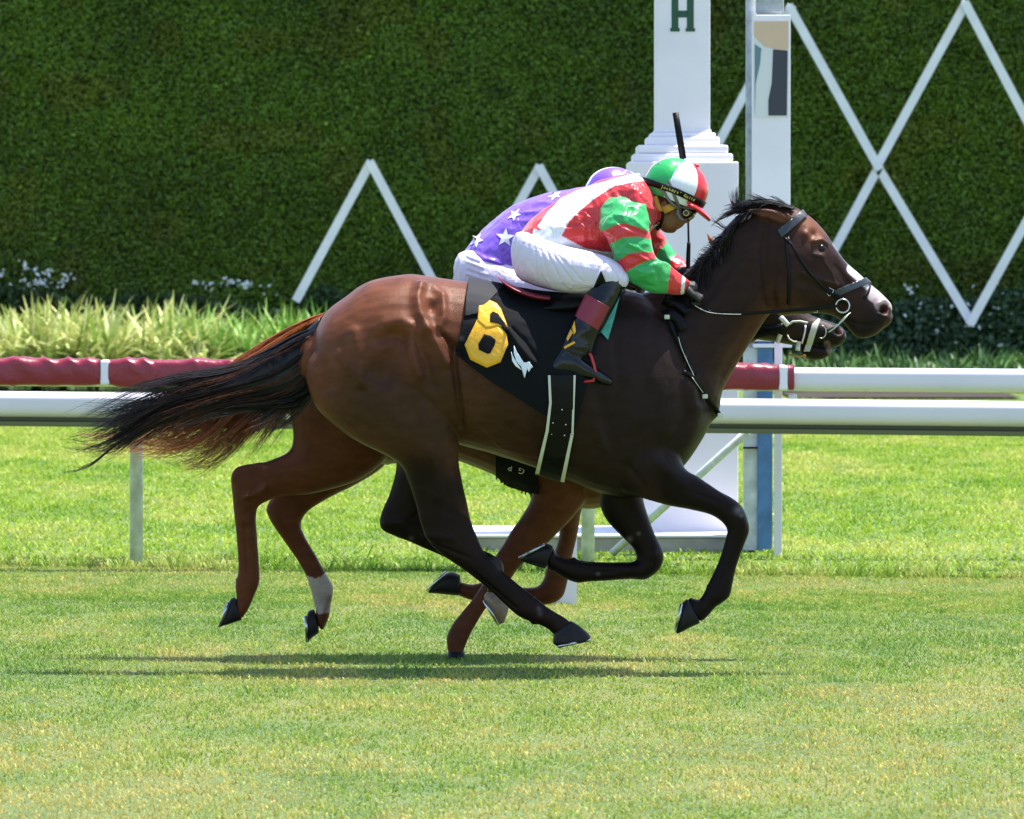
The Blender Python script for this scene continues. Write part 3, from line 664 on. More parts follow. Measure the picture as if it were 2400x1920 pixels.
loft(mb, nh, YD, -.13, k=5); loft(mb, fh, YD, .13, k=5); loft(mb, nf, YD, -.12, k=5); loft(mb, ff, YD, .12, k=5)
for q_, yo_ in (((1655, 1372, 1668, 1384, .010), -.12), ((1340, 1303, 1352, 1314, .010), .12), ((1244, 1462, 1262, 1448, .010), -.13), ((1616, 1399, 1630, 1412, .012), -.12)): loft(mb, [q_, (q_[0] + 6, q_[1] + 3, q_[2] + 6, q_[3] + 3, q_[4])], YD, yo_, cap=.8)
# ears pinned back, lips and jowl
loft(mb, [(1849, 505, 1845, 530, .014, -.06), (1825, 494, 1822, 524, .016, -.065), (1795, 489, 1792, 513, .014, -.07), (1768, 489, 1766, 503, .009, -.072), (1747, 491, 1747, 495, .004, -.074)], YD, cap=.6)
loft(mb, [(1852, 500, 1848, 524, .014, .05), (1830, 486, 1822, 512, .016, .055), (1800, 480, 1790, 500, .014, .06), (1768, 482, 1760, 492, .006, .062)], YD, cap=.6)
loft(mb, [(1812, 640, 1860, 560, .03, -.055), (1818, 700, 1885, 640, .032, -.058), (1850, 728, 1900, 690, .02, -.05)], YD)
me = remesh(mb, VOX, 3)
S = []
def st(pts, r, d): S.append((pts, r, d))
# hindquarter
st([(985, 672), (978, 700), (984, 735), (1003, 772)], 13, .012); st([(1012, 718)], 13, -.012); st([(1038, 700), (1040, 745), (1030, 765)], 11, .008)
st([(985, 672), (1010, 668), (1035, 690)], 9, .006)
st([(1000, 772), (1022, 805), (1045, 850)], 12, .010); st([(962, 765), (966, 830), (982, 880)], 13, .010); st([(978, 800), (1000, 850), (1010, 900)], 14, -.008)
st([(935, 800), (915, 850), (905, 880)], 30, -.016); st([(885, 796), (915, 784), (948, 786)], 14, -.009); st([(905, 758), (940, 752)], 16, .006); st([(830, 780), (842, 850), (852, 900)], 16, .008); st([(862, 870), (848, 915)], 12, -.006)
st([(760, 850), (770, 905)], 16, -.008); st([(800, 830), (845, 895)], 14, .006)
st([(1062, 815), (1066, 870), (1074, 930), (1080, 1000)], 8, -.010); st([(1086, 880), (1088, 930)], 12, .005)
for i in range(9):
    a = (1018 + 5 * i, 792 + 4.0 * i); st([(a[0] + 14, a[1] - 16), (a[0] + 26, a[1] - 2), (a[0] + 34, a[1] + 16)], 2.8, -.0055)
S[:] = [(p_, r_, d_ * 1.95) for p_, r_, d_ in S]
# belly, ribs, shoulder
for i in range(6): st([(1120 + 36 * i, 800), (1110 + 36 * i, 950)], 9, -.0016)
st([(1130, 1030), (1240, 1060), (1350, 1095)], 22, .004)
st([(1400, 900), (1420, 1000), (1440, 1080)], 16, -.009); st([(1470, 880), (1500, 980)], 35, .010); st([(1545, 760), (1600, 880), (1605, 980), (1560, 1060)], 16, -.008)
st([(1620, 900), (1628, 950)], 16, .012); st([(1640, 960), (1620, 1040)], 14, .006); st([(1530, 1080), (1600, 1130)], 16, .006); st([(1470, 1090), (1520, 1150)], 8, -.006)
# neck and jaw
st([(1797, 520), (1790, 600), (1797, 680), (1812, 730)], 11, -.014); st([(1790, 530), (1740, 610), (1680, 700), (1630, 780)], 14, .005)
st([(1760, 760), (1720, 830), (1690, 880)], 9, -.007); st([(1770, 560), (1700, 640), (1640, 720)], 12, -.004)
# face
st([(1880, 640), (1920, 655), (1962, 668)], 6, .007); st([(1872, 655), (1930, 680)], 9, -.005)
st([(1906, 548)], 8, -.010); st([(1889, 549)], 9, .010); st([(1908, 566), (1925, 562), (1938, 572)], 5, .011); st([(1924, 582)], 8, -.007); st([(1910, 598), (1930, 602)], 5, .005)
st([(1960, 600), (1990, 650)], 8, .004); st([(1958, 625), (1985, 665)], 7, -.004)
st([(2073, 722)], 11, -.040); st([(2060, 712), (2074, 702), (2090, 712)], 4, .007); st([(2062, 735), (2084, 745)], 4, .006)
st([(1982, 748), (2010, 760), (2040, 764), (2066, 760)], 3, -.008); st([(2010, 775)], 10, .005)
st([(1850, 600), (1852, 690)], 26, .010)
st([(1842, 518), (1800, 501), (1765, 494)], 4, -.006)
# legs: knees, tendons
for a in ([(1735, 1195), (1745, 1225)], [(1530, 1300)], [(1000, 1255), (1060, 1262)], [(905, 1225), (950, 1225)]): st(a, 10, .006)
for a in ([(1700, 1290), (1690, 1350)], [(1440, 1340), (1390, 1340)], [(1100, 1335), (1210, 1425)], [(1000, 1268), (1100, 1308)], [(700 + 980, 1175), (1640, 1160)]): st(a, 3.5, -.005)
st([(1040, 1100), (1050, 1200)], 12, -.006); st([(1010, 1060), (1030, 1160)], 16, .008)
st([(1180, 1000), (1260, 1030), (1330, 1050)], 10, -.003); st([(1440, 800), (1450, 900), (1430, 1000)], 10, -.005); st([(1500, 800), (1540, 900), (1560, 1000)], 22, .007); st([(1400, 1010), (1440, 1090)], 12, .006)
for v_ in ([(1560, 900), (1540, 980), (1500, 1040), (1490, 1100)], [(1330, 1060), (1250, 1070), (1180, 1050), (1130, 1010)], [(1900, 670), (1930, 700), (1955, 730)], [(960, 900), (985, 960), (1000, 1040), (1020, 1100)], [(1660, 1135), (1700, 1165)], [(1930, 610), (1950, 640), (1962, 675)]): st(v_, 3, .0035)
sculpt(me, S)
co, no = arr(me); nz = (vnoise(co, 9, 2) - .5) * .005 + (vnoise(co, 22, 3) - .5) * .0015; co += no * nz[:, None]; me.vertices.foreach_set('co', co.ravel()); me.update()
BK = (.0035, .0032, .004)
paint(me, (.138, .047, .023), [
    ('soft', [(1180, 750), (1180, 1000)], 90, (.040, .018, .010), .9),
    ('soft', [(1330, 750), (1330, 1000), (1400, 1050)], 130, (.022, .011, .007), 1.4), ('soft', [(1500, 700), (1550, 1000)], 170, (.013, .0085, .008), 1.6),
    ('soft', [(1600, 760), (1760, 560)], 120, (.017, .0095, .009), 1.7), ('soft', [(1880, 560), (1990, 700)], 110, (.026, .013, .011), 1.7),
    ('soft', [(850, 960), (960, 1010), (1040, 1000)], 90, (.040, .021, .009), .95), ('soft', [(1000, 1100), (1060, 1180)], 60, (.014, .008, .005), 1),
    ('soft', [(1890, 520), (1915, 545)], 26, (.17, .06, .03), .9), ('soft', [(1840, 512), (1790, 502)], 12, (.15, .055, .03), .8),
    ('soft', [(880, 900), (960, 940), (1040, 900)], 85, (.045, .021, .012), .9), ('hard', [(975, 1215), (1050, 1262), (1100, 1320), (1330, 1480)], 70, BK, .95), ('soft', [(1000, 1130), (1060, 1150)], 45, (.008, .006, .005), 1), ('soft', [(940, 1130), (900, 1230), (1000, 1270)], 45, BK, 1.2),  # bay darkening towards the legs, with shade painted into flank and thigh
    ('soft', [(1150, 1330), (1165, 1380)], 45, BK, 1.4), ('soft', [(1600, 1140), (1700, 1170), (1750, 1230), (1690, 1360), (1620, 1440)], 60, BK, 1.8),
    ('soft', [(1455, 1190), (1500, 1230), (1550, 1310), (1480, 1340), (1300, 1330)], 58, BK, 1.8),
    ('soft', [(2040, 760), (2060, 740), (2020, 785)], 30, (.008, .007, .008), 1.0),
    ('soft', [(1730, 1196)], 9, (.16, .16, .165), .7), ('soft', [(1738, 1208)], 5, (.14, .14, .145), .6), ('soft', [(1475, 1265)], 7, (.13, .10, .08), .8), ('soft', [(1497, 1251)], 4, (.14, .12, .12), .6), ('soft', [(964, 1262)], 6, (.10, .08, .06), .6), ('soft', [(1402, 1345)], 4, (.12, .11, .11), .7), ('soft', [(1262, 1425), (1266, 1440)], 5, (.06, .06, .065), .7), ('soft', [(1160, 1310), (1172, 1330)], 8, (.07, .06, .055), .7),  # grey dust specks, plus highlights painted on the knees
    # white blaze down the front of the face
    ('hard', [(1955, 572), (1990, 618), (2020, 645)], 6, (.34, .30, .32), .8), ('hard', [(2000, 630), (2040, 666), (2068, 690)], 17, (.62, .58, .60), 1),
    ('hard', [(2050, 690), (2076, 704)], 20, (.55, .45, .47), 1), ('hard', [(2060, 720), (2052, 705)], 9, (.36, .26, .28), .8),
    ('hard', [(2086, 712), (2092, 724)], 5, (.5, .38, .40), .8), ('hard', [(2073, 723)], 13, (.04, .012, .012), 1), ('soft', [(2069, 718)], 5, (.12, .03, .03), .8)])
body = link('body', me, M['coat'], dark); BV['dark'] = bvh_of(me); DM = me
def hoof(parent, secs, yo, Y0, sole, m='hoof', shoe=True, grow=0):
    mb = MB(); loft(mb, secs, Y0, yo, k=4, cap=.15, ex=2.4); h = mb.build('hoof', M[m], parent)
    if shoe:
        mb = MB(); mb.tube([P(sole[0][0], sole[0][1], Y0 + yo - .038), P((sole[0][0] + sole[1][0]) / 2, (sole[0][1] + sole[1][1]) / 2, Y0 + yo - .05), P(sole[1][0], sole[1][1], Y0 + yo - .02),
                            P(sole[1][0], sole[1][1], Y0 + yo + .02), P((sole[0][0] + sole[1][0]) / 2, (sole[0][1] + sole[1][1]) / 2, Y0 + yo + .05), P(sole[0][0], sole[0][1], Y0 + yo + .038)], .0065, 6)
        mb.build('horseshoe', M['steel'], h)
hoof(dark, [(1298, 1487, 1339, 1456, .035), (1296, 1499, 1362, 1470, .045), (1297, 1509, 1383, 1490, .052), (1306, 1515, 1383, 1498, .052)], -.13, YD, [(1308, 1516), (1382, 1500)])
hoof(dark, [(1141, 1388, 1188, 1392, .034), (1135, 1400, 1192, 1415, .045), (1145, 1428, 1190, 1436, .045), (1168, 1464, 1182, 1458, .018)], .13, YD, [(1134, 1408), (1168, 1464)], 'palehoof')
hoof(dark, [(1640, 1461, 1610, 1404, .038), (1618, 1471, 1598, 1416, .046), (1601, 1480, 1590, 1442, .04), (1587, 1486, 1583, 1475, .018)], -.12, YD, [(1598, 1416), (1584, 1476)])
hoof(dark, [(1296, 1281, 1277, 1333, .037), (1281, 1275, 1261, 1329, .046), (1251, 1286, 1237, 1321, .044), (1218, 1304, 1221, 1315, .018)], .12, YD, [(1276, 1276), (1218, 1308)])
mb = MB(); p, _ = hit(BV['dark'], 1924, 582, YD); mb.ball(p + Vector((0, .007, 0)), .0175, 12, (1.15, .9, .95)); mb.build('eye', M['eye'], dark)
mb = MB(); mb.ball(P(2077, 723, YD - .03), .012, 8, (.8, 1, 1)); 
# mane and tail
HD = (.006, .005, .006)
hairs('tail', [[(742, 770), (689, 792), (637, 822), (562, 860), (451, 886), (377, 906), (303, 934), (225, 975), (180, 1003)],
               [(738, 790), (680, 838), (600, 878), (500, 912), (400, 935), (310, 975), (240, 1012), (190, 1030), (140, 1030)],
               [(735, 830), (680, 880), (600, 915), (500, 932), (400, 958), (320, 1005), (262, 1046), (210, 1060), (160, 1046)],
               [(735, 880), (700, 920), (640, 938), (560, 945), (480, 950), (400, 970), (330, 1010), (270, 1056), (205, 1072)],
               [(735, 930), (705, 955), (660, 962), (600, 958), (520, 960), (450, 975), (380, 1000), (320, 1030), (275, 1050)]],
      YD, 1250, .0018, HD, dark, jit=9, yj=.045, tipcol=(.014, .008, .007), n=15, lens=(.55, 1.0), clump=13)
hairs('tail', [[(740, 775), (690, 795), (640, 822), (565, 862), (460, 892), (380, 925)], [(738, 800), (690, 850), (600, 890), (500, 922), (400, 955), (310, 1000)], [(735, 880), (690, 925), (620, 950), (520, 955), (420, 985), (330, 1030)]], YD, 150, .0013, (.06, .022, .010), dark, jit=10, yj=.05, yo=-.02, tipcol=(.10, .035, .015), n=13, clump=4)
mb = MB(); loft(mb, [(752, 742, 722, 830, .05), (705, 785, 728, 930, .055), (650, 822, 700, 945, .055), (560, 868, 600, 940, .05), (480, 895, 500, 938, .03)], YD, cap=.2)
tm = mb.mesh('tail_core'); setcol(tm, np.tile(A(HD), (len(tm.vertices), 1))); link('tail_core', tm, M['hair'], dark)
hairs('tail', [[(738, 930), (715, 960), (680, 985), (640, 1010)], [(735, 900), (690, 940), (650, 975), (610, 1025)], [(700, 930), (640, 955), (600, 985), (560, 1015)]], YD, 170, .0013, HD, dark, jit=9, yj=.05, n=9)
hairs('tail', [[(330, 1000), (260, 1050), (215, 1082), (160, 1098), (92, 1106)], [(320, 1010), (255, 1062), (225, 1090), (190, 1104), (150, 1100)]], YD, 24, .0010, HD, dark, jit=4, yj=.02, n=12)
hairs('tail', [[(420, 930), (330, 930), (260, 935), (200, 950)], [(420, 940), (320, 965), (240, 990), (180, 985)], [(380, 960), (280, 1010), (200, 1040), (140, 1025)]], YD, 110, .0008, HD, dark, jit=11, yj=.05, n=12)
join_parts(dark, 'tail', ('tail', 'tail_core'))
# mane: roots along the crest, blown back
crest = resample([(1868, 488), (1835, 474), (1800, 470), (1765, 482), (1735, 508), (1705, 545), (1670, 595), (1635, 640), (1600, 680), (1570, 705)], 3)
def mane(name, t0, t1, dirs, length, count, rad, parent, Y0, jit=4, yj=.03, yo=0, crest=crest, col=HD, curl=0):
    G = []
    for t in np.linspace(t0, t1, len(dirs)):
        c = crest[int(t * (len(crest) - 1))]; d = dirs[int(round((t - t0) / (t1 - t0) * (len(dirs) - 1)))]
        G.append([(c[0], c[1] + 4), (c[0] + d[0] * length * .4, c[1] + d[1] * length * .4 - 2), (c[0] + d[0] * length * .75, c[1] + d[1] * length * .75 + curl), (c[0] + d[0] * length, c[1] + d[1] * length + 3 * curl)])
    return hairs(name, G, Y0, count, rad, col, parent, jit=jit, yj=yj, yo=yo, n=9, lens=(.5, 1.0), clump=7)
mane('mane', 0, .30, [(-1, -.10), (-1, -.05), (-1, .10), (-.9, .35)], 95, 420, .0020, dark, YD, jit=5, curl=3, yo=-.02)
mane('mane', .22, .60, [(-.55, .5), (-.45, .7), (-.4, .85), (-.4, .8)], 80, 520, .0022, dark, YD, jit=7, yo=-.03)
mane('mane', .45, 1, [(-.15, .95), (-.15, .95), (-.1, .9), (-.1, .9)], 62, 420, .0022, dark, YD, jit=8, yo=-.075, yj=.02)
mane('mane', .5, 1, [(-.5, .3), (-.5, .35), (-.5, .4), (-.5, .4)], 62, 460, .0020, dark, YD, jit=8, yo=-.02, yj=.04)
hairs('mane', [[(1740, 500), (1725, 450), (1724, 400)], [(1745, 500), (1732, 460), (1738, 415)], [(1730, 500), (1712, 470), (1707, 440)], [(1720, 520), (1690, 490), (1668, 462)]], YD, 60, .0012, HD, dark, jit=5, n=8)
hairs('mane', [[(1712, 530), (1695, 525), (1672, 500)], [(1705, 545), (1690, 550), (1665, 545)], [(1700, 570), (1690, 600), (1688, 640)], [(1660, 610), (1640, 580), (1652, 545)]], YD, 60, .0011, HD, dark, jit=6, n=8)

join_parts(dark, 'mane', ('mane',))

# ---------------------------------------------------------------- tack of the dark horse
cl = empty('saddle_cloth', P(1150, 860, YD - .3), label='black saddle cloth with crumpled yellow number and white horse head mark on the dark horse', cat='saddle cloth')
o = shell(DM, [[(1101, 640), (1180, 640), (1424, 670), (1402, 800), (1376, 900), (1351, 1004), (1281, 990), (1246, 966), (1205, 935), (1148, 894), (1098, 861), (1061, 838), (1064, 815), (1084, 752), (1093, 689)]],
          .012, 'blackcloth', 'cloth', cl, smooth=3)
me_ = o.data; co, no = arr(me_); pp = proj(co)
dd = (vnoise(co * [1, .3, 1], 14, 9) - .5) * .010
for pts, r_, d_ in (([(1192, 775), (1215, 810), (1250, 850)], 5, .012), ([(1200, 770), (1230, 800), (1260, 842)], 4, -.006), ([(1110, 690), (1185, 698)], 3, -.004), ([(1078, 800), (1072, 835)], 8, .012)): dd = dd + d_ * np.exp(-(dseg(pp, pts) / r_) ** 2)
co += no * dd[:, None]; me_.vertices.foreach_set('co', co.ravel()); me_.update()
BV['cloth'] = bvh_of(me_)
k_ = shell(DM, [[(1100, 640), (1180, 640), (1190, 720), (1120, 735), (1088, 770), (1092, 700)]], .0185, 'greycloth', 'rear_panel', cl, smooth=3, thick=.003)
BV['cloth2'] = bvh_of(k_.data)
mb = MB(); decal(mb, [(1121, 744), (1089, 808), (1102, 843), (1141, 862), (1173, 849), (1191, 807), (1187, 783), (1170, 762), (1150, 752)], BV['cloth'], .014, YD - .3, c=(1141, 806))
decal(mb, [(1122.6, 716.5), (1133, 715), (1139, 711), (1147.7, 703.5), (1164, 711), (1174, 723.5), (1192, 770), (1170, 764), (1140, 770), (1119, 752)], BV['cloth'], .0155, YD - .3, c=(1146, 738))
solid(mb.build('number', M['yellow'], cl), .002)
mb = MB(); decal(mb, [(1134.6, 783), (1150, 787), (1161.6, 796), (1160, 807), (1149, 828), (1142, 829), (1122.6, 819.5), (1121, 807)], BV['cloth'], .0175, YD - .3)
decal(mb, [(1149, 736), (1155, 730), (1167, 735), (1176, 748), (1193, 768), (1190, 776), (1168, 758), (1149, 754)], BV['cloth'], .0185, YD - .3, c=(1162, 748))
solid(mb.build('number_opening', M['blackcloth'], cl), .002)
mb = MB(); decal(mb, [(1204.7, 810), (1212, 826), (1226, 847), (1229, 886), (1223, 862), (1210, 846), (1204, 828)], BV['cloth'], .013, YD - .3, c=(1218, 848))
decal(mb, [(1222, 846), (1230, 850), (1240, 848), (1249, 860), (1244, 864), (1239.5, 872), (1236, 862), (1229.8, 886), (1226, 866)], BV['cloth'], .0145, YD - .3, c=(1232, 858))
decal(mb, [(1198, 824), (1204, 838), (1223, 868), (1208, 858), (1200.5, 846)], BV['cloth'], .013, YD - .3)
solid(mb.build('emblem', M['white'], cl), .002)

sd = empty('racing_saddle', P(1300, 700, YD), label='racing saddle with wine red seat rim, white edged girth and red stirrup', cat='saddle')
mb = MB(); loft(mb, [(1157, 641, 1168, 651, .10), (1184, 659, 1190, 676, .20), (1220, 676, 1223, 694, .225), (1255, 687, 1256, 704, .235), (1288, 692, 1288, 708, .235)], YD, cap=.2); mb.build('seat_rim', M['dkred'], sd)
mb = MB(); loft(mb, [(1215, 700, 1215, 730, .12), (1250, 710, 1250, 740, .17), (1300, 694, 1300, 745, .235), (1370, 680, 1370, 745, .24), (1430, 668, 1432, 720, .16), (1462, 665, 1462, 700, .06)], YD, cap=.3); mb.build('panel', M['leather'], sd)
g1 = [(1286, 880), (1350, 880), (1345, 1000), (1283, 1000)]; g2 = [(1283, 1000), (1345, 1000), (1320, 1130), (1255, 1112)]
shell(DM, [g1, g2], .022, 'leather', 'girth', sd, smooth=3)
shell(DM, [[(1284, 880), (1290, 880), (1293, 945), (1287, 945)], [(1287, 945), (1293, 945), (1286, 1010), (1279, 1010)], [(1279, 1010), (1286, 1010), (1264, 1110), (1255, 1108)],
           [(1344, 880), (1349, 880), (1346, 960), (1343, 960)], [(1341, 960), (1346, 960), (1344, 1020), (1339, 1020)], [(1338, 1015), (1345, 1015), (1323, 1129), (1314, 1127)]], .025, 'ivory', 'girth_piping', sd, smooth=3)
mb = MB()
for (x_, y_) in ((1296, 991), (1326, 995), (1293, 1017), (1323, 1020), (1289, 1044), (1320, 1048), (1317, 960)):
    p, _ = hit(BV['dark'], x_, y_, YD - .3); mb.ball(p + Vector((0, -.026, 0)), .004, 5)
mb.build('girth_buckle', M['steel'], sd)
o = flat('towel_corner', [(1454, 688), (1434, 720), (1402, 772), (1410, 780), (1425, 797), (1440, 745)], YD - .262, M['teal'], sd, th=.012)
mb = MB(); strap(mb, [(1378, 700), (1372, 780), (1380, 828)], 8, BV['dark'], .03, YD - .3); mb.build('stirrup_leather', M['leather'], sd)
mb = MB(); Ys = YD - .262
mb.tube([P(1379, 825, Ys - .05), P(1386, 835, Ys - .06), P(1392, 855, Ys - .065), P(1396, 875, Ys - .065), P(1391, 892, Ys - .06), P(1362, 896, Ys - .055)], .006, 8)
mb.tube([P(1379, 825, Ys - .05), P(1386, 835, Ys + .05), P(1396, 875, Ys + .055), P(1391, 892, Ys + .055), P(1362, 896, Ys + .05)], .0042, 8)
mb.tube([P(1360, 893, Ys - .05), P(1366, 896, Ys), P(1360, 893, Ys + .05)], .008, 8)
mb.tube([P(1391, 892, Ys - .055), P(1388, 894, Ys), P(1391, 892, Ys + .055)], .006, 8)
mb.build('stirrup', M['red'], sd)

br_ = empty('bridle', P(1900, 640, YD - .1), label='black racing bridle on the dark horse with wide browband, noseband and bit ring', cat='bridle')
shell(DM, [[(1824, 541), (1883, 496), (1915, 508), (1905, 520), (1888, 512), (1834, 560)]][:0] + [[(1822, 540), (1881, 492), (1892, 506), (1833, 557)]], .006, 'strap', 'browband', br_)
shell(DM, [[(1955, 681), (2036, 648), (2042, 662), (1960, 696)]], .005, 'strap', 'noseband', br_)
mb = MB()
strap(mb, [(1841, 552), (1846, 610), (1849, 660), (1848, 715)], 8, BV['dark'], .005, YD); strap(mb, [(1838, 556), (1862, 580)], 4, BV['dark'], .006, YD)
mb.build('throat_strap', M['leather'], br_)
mb = MB(); strap(mb, [(1845, 556), (1885, 622), (1920, 664), (1950, 690), (1972, 708)], 7, BV['dark'], .006, YD); mb.build('cheek_strap', M['leather'], br_)
mb = MB(); strap(mb, [(1960, 690), (1985, 712)], 8, BV['dark'], .007, YD); strap(mb, [(2042, 662), (2034, 688), (2024, 700)], 5, BV['dark'], .006, YD); strap(mb, [(1978, 735), (2000, 765)], 6, BV['dark'], .008, YD); mb.build('chin_strap', M['leather'], br_)
def loop(mb, pts, off, r, bvh=None, Yf=YD): mb.tube([Vector(hit(bvh or BV['dark'], x_, y_, Yf)[0]) + Vector((0, -off, 0)) for x_, y_ in pts], r, 8)
mb = MB(); ring_ = [(1975 + 16 * math.cos(a), 717 + 16 * math.sin(a)) for a in np.linspace(0, 6.283, 18)]
yb = hit(BV['dark'], 1968, 712, YD)[0].y - .02; mb.tube([P(x_, y_, yb) for x_, y_ in ring_], .0035, 8, cap=False); mb.build('bit_ring', M['steel'], br_)
mb = MB(); mb.tube([P(x_, y_, yb) for x_, y_ in ((1931, 665), (1940, 667), (1945, 676), (1954, 680), (1950, 690), (1943, 694), (1938, 687))], .0022, 6)
mb.tube([P(x_, y_, yb) for x_, y_ in ((1906, 721), (1916, 721), (1916, 732), (1906, 732))], .002, 6); mb.build('buckle', M['steel'], br_)
mb = MB(); mb.tube([P(x_, y_, yb - .01) for x_, y_ in ((1990, 735), (1975, 752), (1955, 770), (1942, 779))], .0028, 6); mb.tube([P(x_, y_, yb - .005) for x_, y_ in ((1994, 733), (1980, 742), (1965, 760), (1935, 771))], .0022, 6); mb.build('lip_strap', M['ivory'], br_)
rn = empty('reins', P(1760, 735, YD - .2), label='black rein curving from the near rider\'s hands to the bit ring', cat='reins')
def rein(mb, pts, r0, r1, Y0, Y1, flat_=.5):
    R = resample(pts, 8); n_ = len(R); mb.tube([P(q[0], q[1], Y0 + (Y1 - Y0) * i / (n_ - 1)) for i, q in enumerate(R)], [r0 + (r1 - r0) * i / (n_ - 1) for i in range(n_)], 8, flat=flat_)
mb = MB(); rein(mb, [(1618, 690), (1628, 714), (1657, 729), (1693, 734), (1737, 735), (1797, 732), (1860, 727), (1915, 723), (1962, 718)], .0045, .0085, YD - .13, yb); mb.build('near_rein', M['leather'], rn)
mb = MB(); rein(mb, [(1628, 716), (1657, 731), (1693, 736), (1737, 737)], .0016, .0012, YD - .142, YD - .145); mb.build('rein_edge', M['ivory'], rn)
mb = MB(); rein(mb, [(1612, 690), (1640, 705), (1700, 728), (1797, 730), (1962, 718)], .0045, .007, YD + .1, YD + .09); mb.build('far_rein', M['leather'], rn)
by = empty('breast_yoke', P(1620, 860, YD - .2), label='black leather neck yoke straps with pale buckles on the dark horse shoulder', cat='harness')
mb = MB(); strap(mb, [(1556, 726), (1572, 760), (1590, 800), (1606, 836), (1628, 880)], 12, BV['dark'], .008, YD - .2); strap(mb, [(1600, 872), (1622, 884), (1650, 922), (1672, 952), (1688, 976)], 12, BV['dark'], .011, YD - .2)
strap(mb, [(1589, 776), (1604, 830), (1626, 880)], 5, BV['dark'], .014, YD - .2); mb.build('straps', M['leather'], by)
mb = MB(); strap(mb, [(1590, 790), (1597, 815), (1612, 850), (1629, 886)], 1.6, BV['dark'], .017, YD - .2, th=.001); strap(mb, [(1622, 884), (1648, 921)], 1.6, BV['dark'], .017, YD - .2, th=.001); mb.build('stitched_edge', M['ivory'], by)
mb = MB()
for (x_, y_) in ((1652, 929), (1689, 974), (1563, 743)):
    p, _ = hit(BV['dark'], x_, y_, YD - .2); mb.box((p.x - .011, p.y - .024, p.z - .009), (p.x + .011, p.y - .016, p.z + .009))
mb.build('buckle', M['ivory'], by, bevel=.003)
mb = MB(); strap(mb, [(1555, 700), (1590, 715), (1612, 735)], 26, BV['dark'], .01, YD - .15, th=.012); strap(mb, [(1560, 735), (1590, 750), (1600, 775)], 24, BV['dark'], .012, YD - .15, th=.012); mb.build('yoke_pad', M['leather'], by)
# ================================================================ CHESTNUT HORSE (beyond)
ch = empty('racehorse', P(1100, 1545, YC), label='reddish chestnut racehorse beyond the dark one, one foreleg planted, white sock on hind leg', cat='horse')
torso = [(705, 850, 700, 930, .08), (740, 778, 730, 990, .19), (790, 725, 790, 1050, .25), (867, 685, 870, 1085, .28), (941, 672, 945, 1085, .28),
         (1010, 676, 1010, 1070, .27), (1080, 688, 1078, 1082, .28), (1165, 702, 1168, 1119, .29), (1250, 712, 1253, 1160, .30),
         (1340, 712, 1350, 1190, .29), (1420, 715, 1425, 1185, .27), (1500, 750, 1510, 1130, .23), (1560, 820, 1575, 1040, .15), (1590, 880, 1600, 980, .08)]
neck = [(1400, 725, 1520, 1080, .19), (1490, 715, 1620, 960, .15), (1570, 690, 1680, 880, .12), (1640, 660, 1730, 830, .10), (1695, 625, 1770, 800, .09), (1740, 625, 1790, 790, .08)]
head = [(1700, 612, 1740, 740, .06), (1745, 632, 1768, 792, .09), (1800, 668, 1812, 801, .1), (1850, 706, 1852, 808, .085), (1895, 735, 1880, 812, .065), (1935, 750, 1915, 812, .058),
        (1962, 760, 1944, 812, .055), (1978, 772, 1962, 808, .05), (1983, 785, 1972, 802, .035)]
h1 = [(745, 850, 960, 850, .13), (680, 930, 940, 980, .13), (686, 1020, 912, 1066, .11), (676, 1058, 840, 1125, .085), (640, 1077, 735, 1156, .065), (610, 1086, 660, 1163, .052), (577, 1089, 628, 1174, .046),
      (552, 1098, 606, 1188, .046), (541, 1120, 601, 1205, .042), (544, 1163, 600, 1225, .038), (549, 1212, 602, 1248, .033), (555, 1262, 605, 1285, .028), (558, 1320, 608, 1325, .027),
      (556, 1350, 609, 1350, .03), (551, 1372, 607, 1370, .034), (554, 1395, 598, 1393, .031), (554, 1406, 590, 1412, .029), (552, 1408, 580, 1432, .034), (552, 1411, 568, 1449, .034)]
h2 = [(800, 950, 960, 980, .11), (790, 1040, 910, 1082, .09), (735, 1085, 840, 1132, .07), (690, 1110, 780, 1163, .056), (648, 1150, 728, 1193, .046), (625, 1188, 708, 1217, .045), (630, 1212, 706, 1235, .04),
      (645, 1238, 711, 1248, .036), (662, 1262, 720, 1266, .03), (694, 1310, 741, 1301, .027), (716, 1348, 762, 1340, .028), (727, 1377, 781, 1372, .033), (732, 1398, 781, 1392, .033), (738, 1420, 776, 1416, .028), (741, 1432, 771, 1446, .034), (741, 1438, 758, 1476, .034)]
f1 = [(1240, 1080, 1390, 1060, .1), (1246, 1160, 1380, 1153, .078), (1223, 1210, 1347, 1208, .062), (1199, 1243, 1313, 1243, .05), (1178, 1277, 1279, 1277, .044), (1160, 1305, 1243, 1306, .041), (1147, 1335, 1214, 1332, .041),
      (1132, 1368, 1190, 1366, .035), (1105, 1408, 1155, 1404, .027), (1081, 1436, 1133, 1436, .026), (1059, 1463, 1117, 1463, .031), (1047, 1492, 1102, 1488, .034), (1049, 1515, 1090, 1514, .029), (1052, 1532, 1084, 1532, .03)]
f2 = [(1290, 1120, 1385, 1140, .08), (1306, 1180, 1366, 1190, .055), (1312, 1240, 1356, 1238, .042), (1300, 1290, 1346, 1283, .038), (1280, 1330, 1338, 1322, .04), (1275, 1354, 1331, 1362, .041), (1263, 1373, 1318, 1400, .041),
      (1245, 1378, 1283, 1417, .036), (1215, 1377, 1230, 1414, .029), (1170, 1372, 1175, 1411, .026), (1132, 1366, 1125, 1410, .031), (1105, 1370, 1102, 1406, .031), (1080, 1364, 1077, 1397, .028)]
mb = MB(); loft(mb, torso, YC, ex=2.2, k=5, n=36); loft(mb, neck, YC); loft(mb, head, YC, k=5)
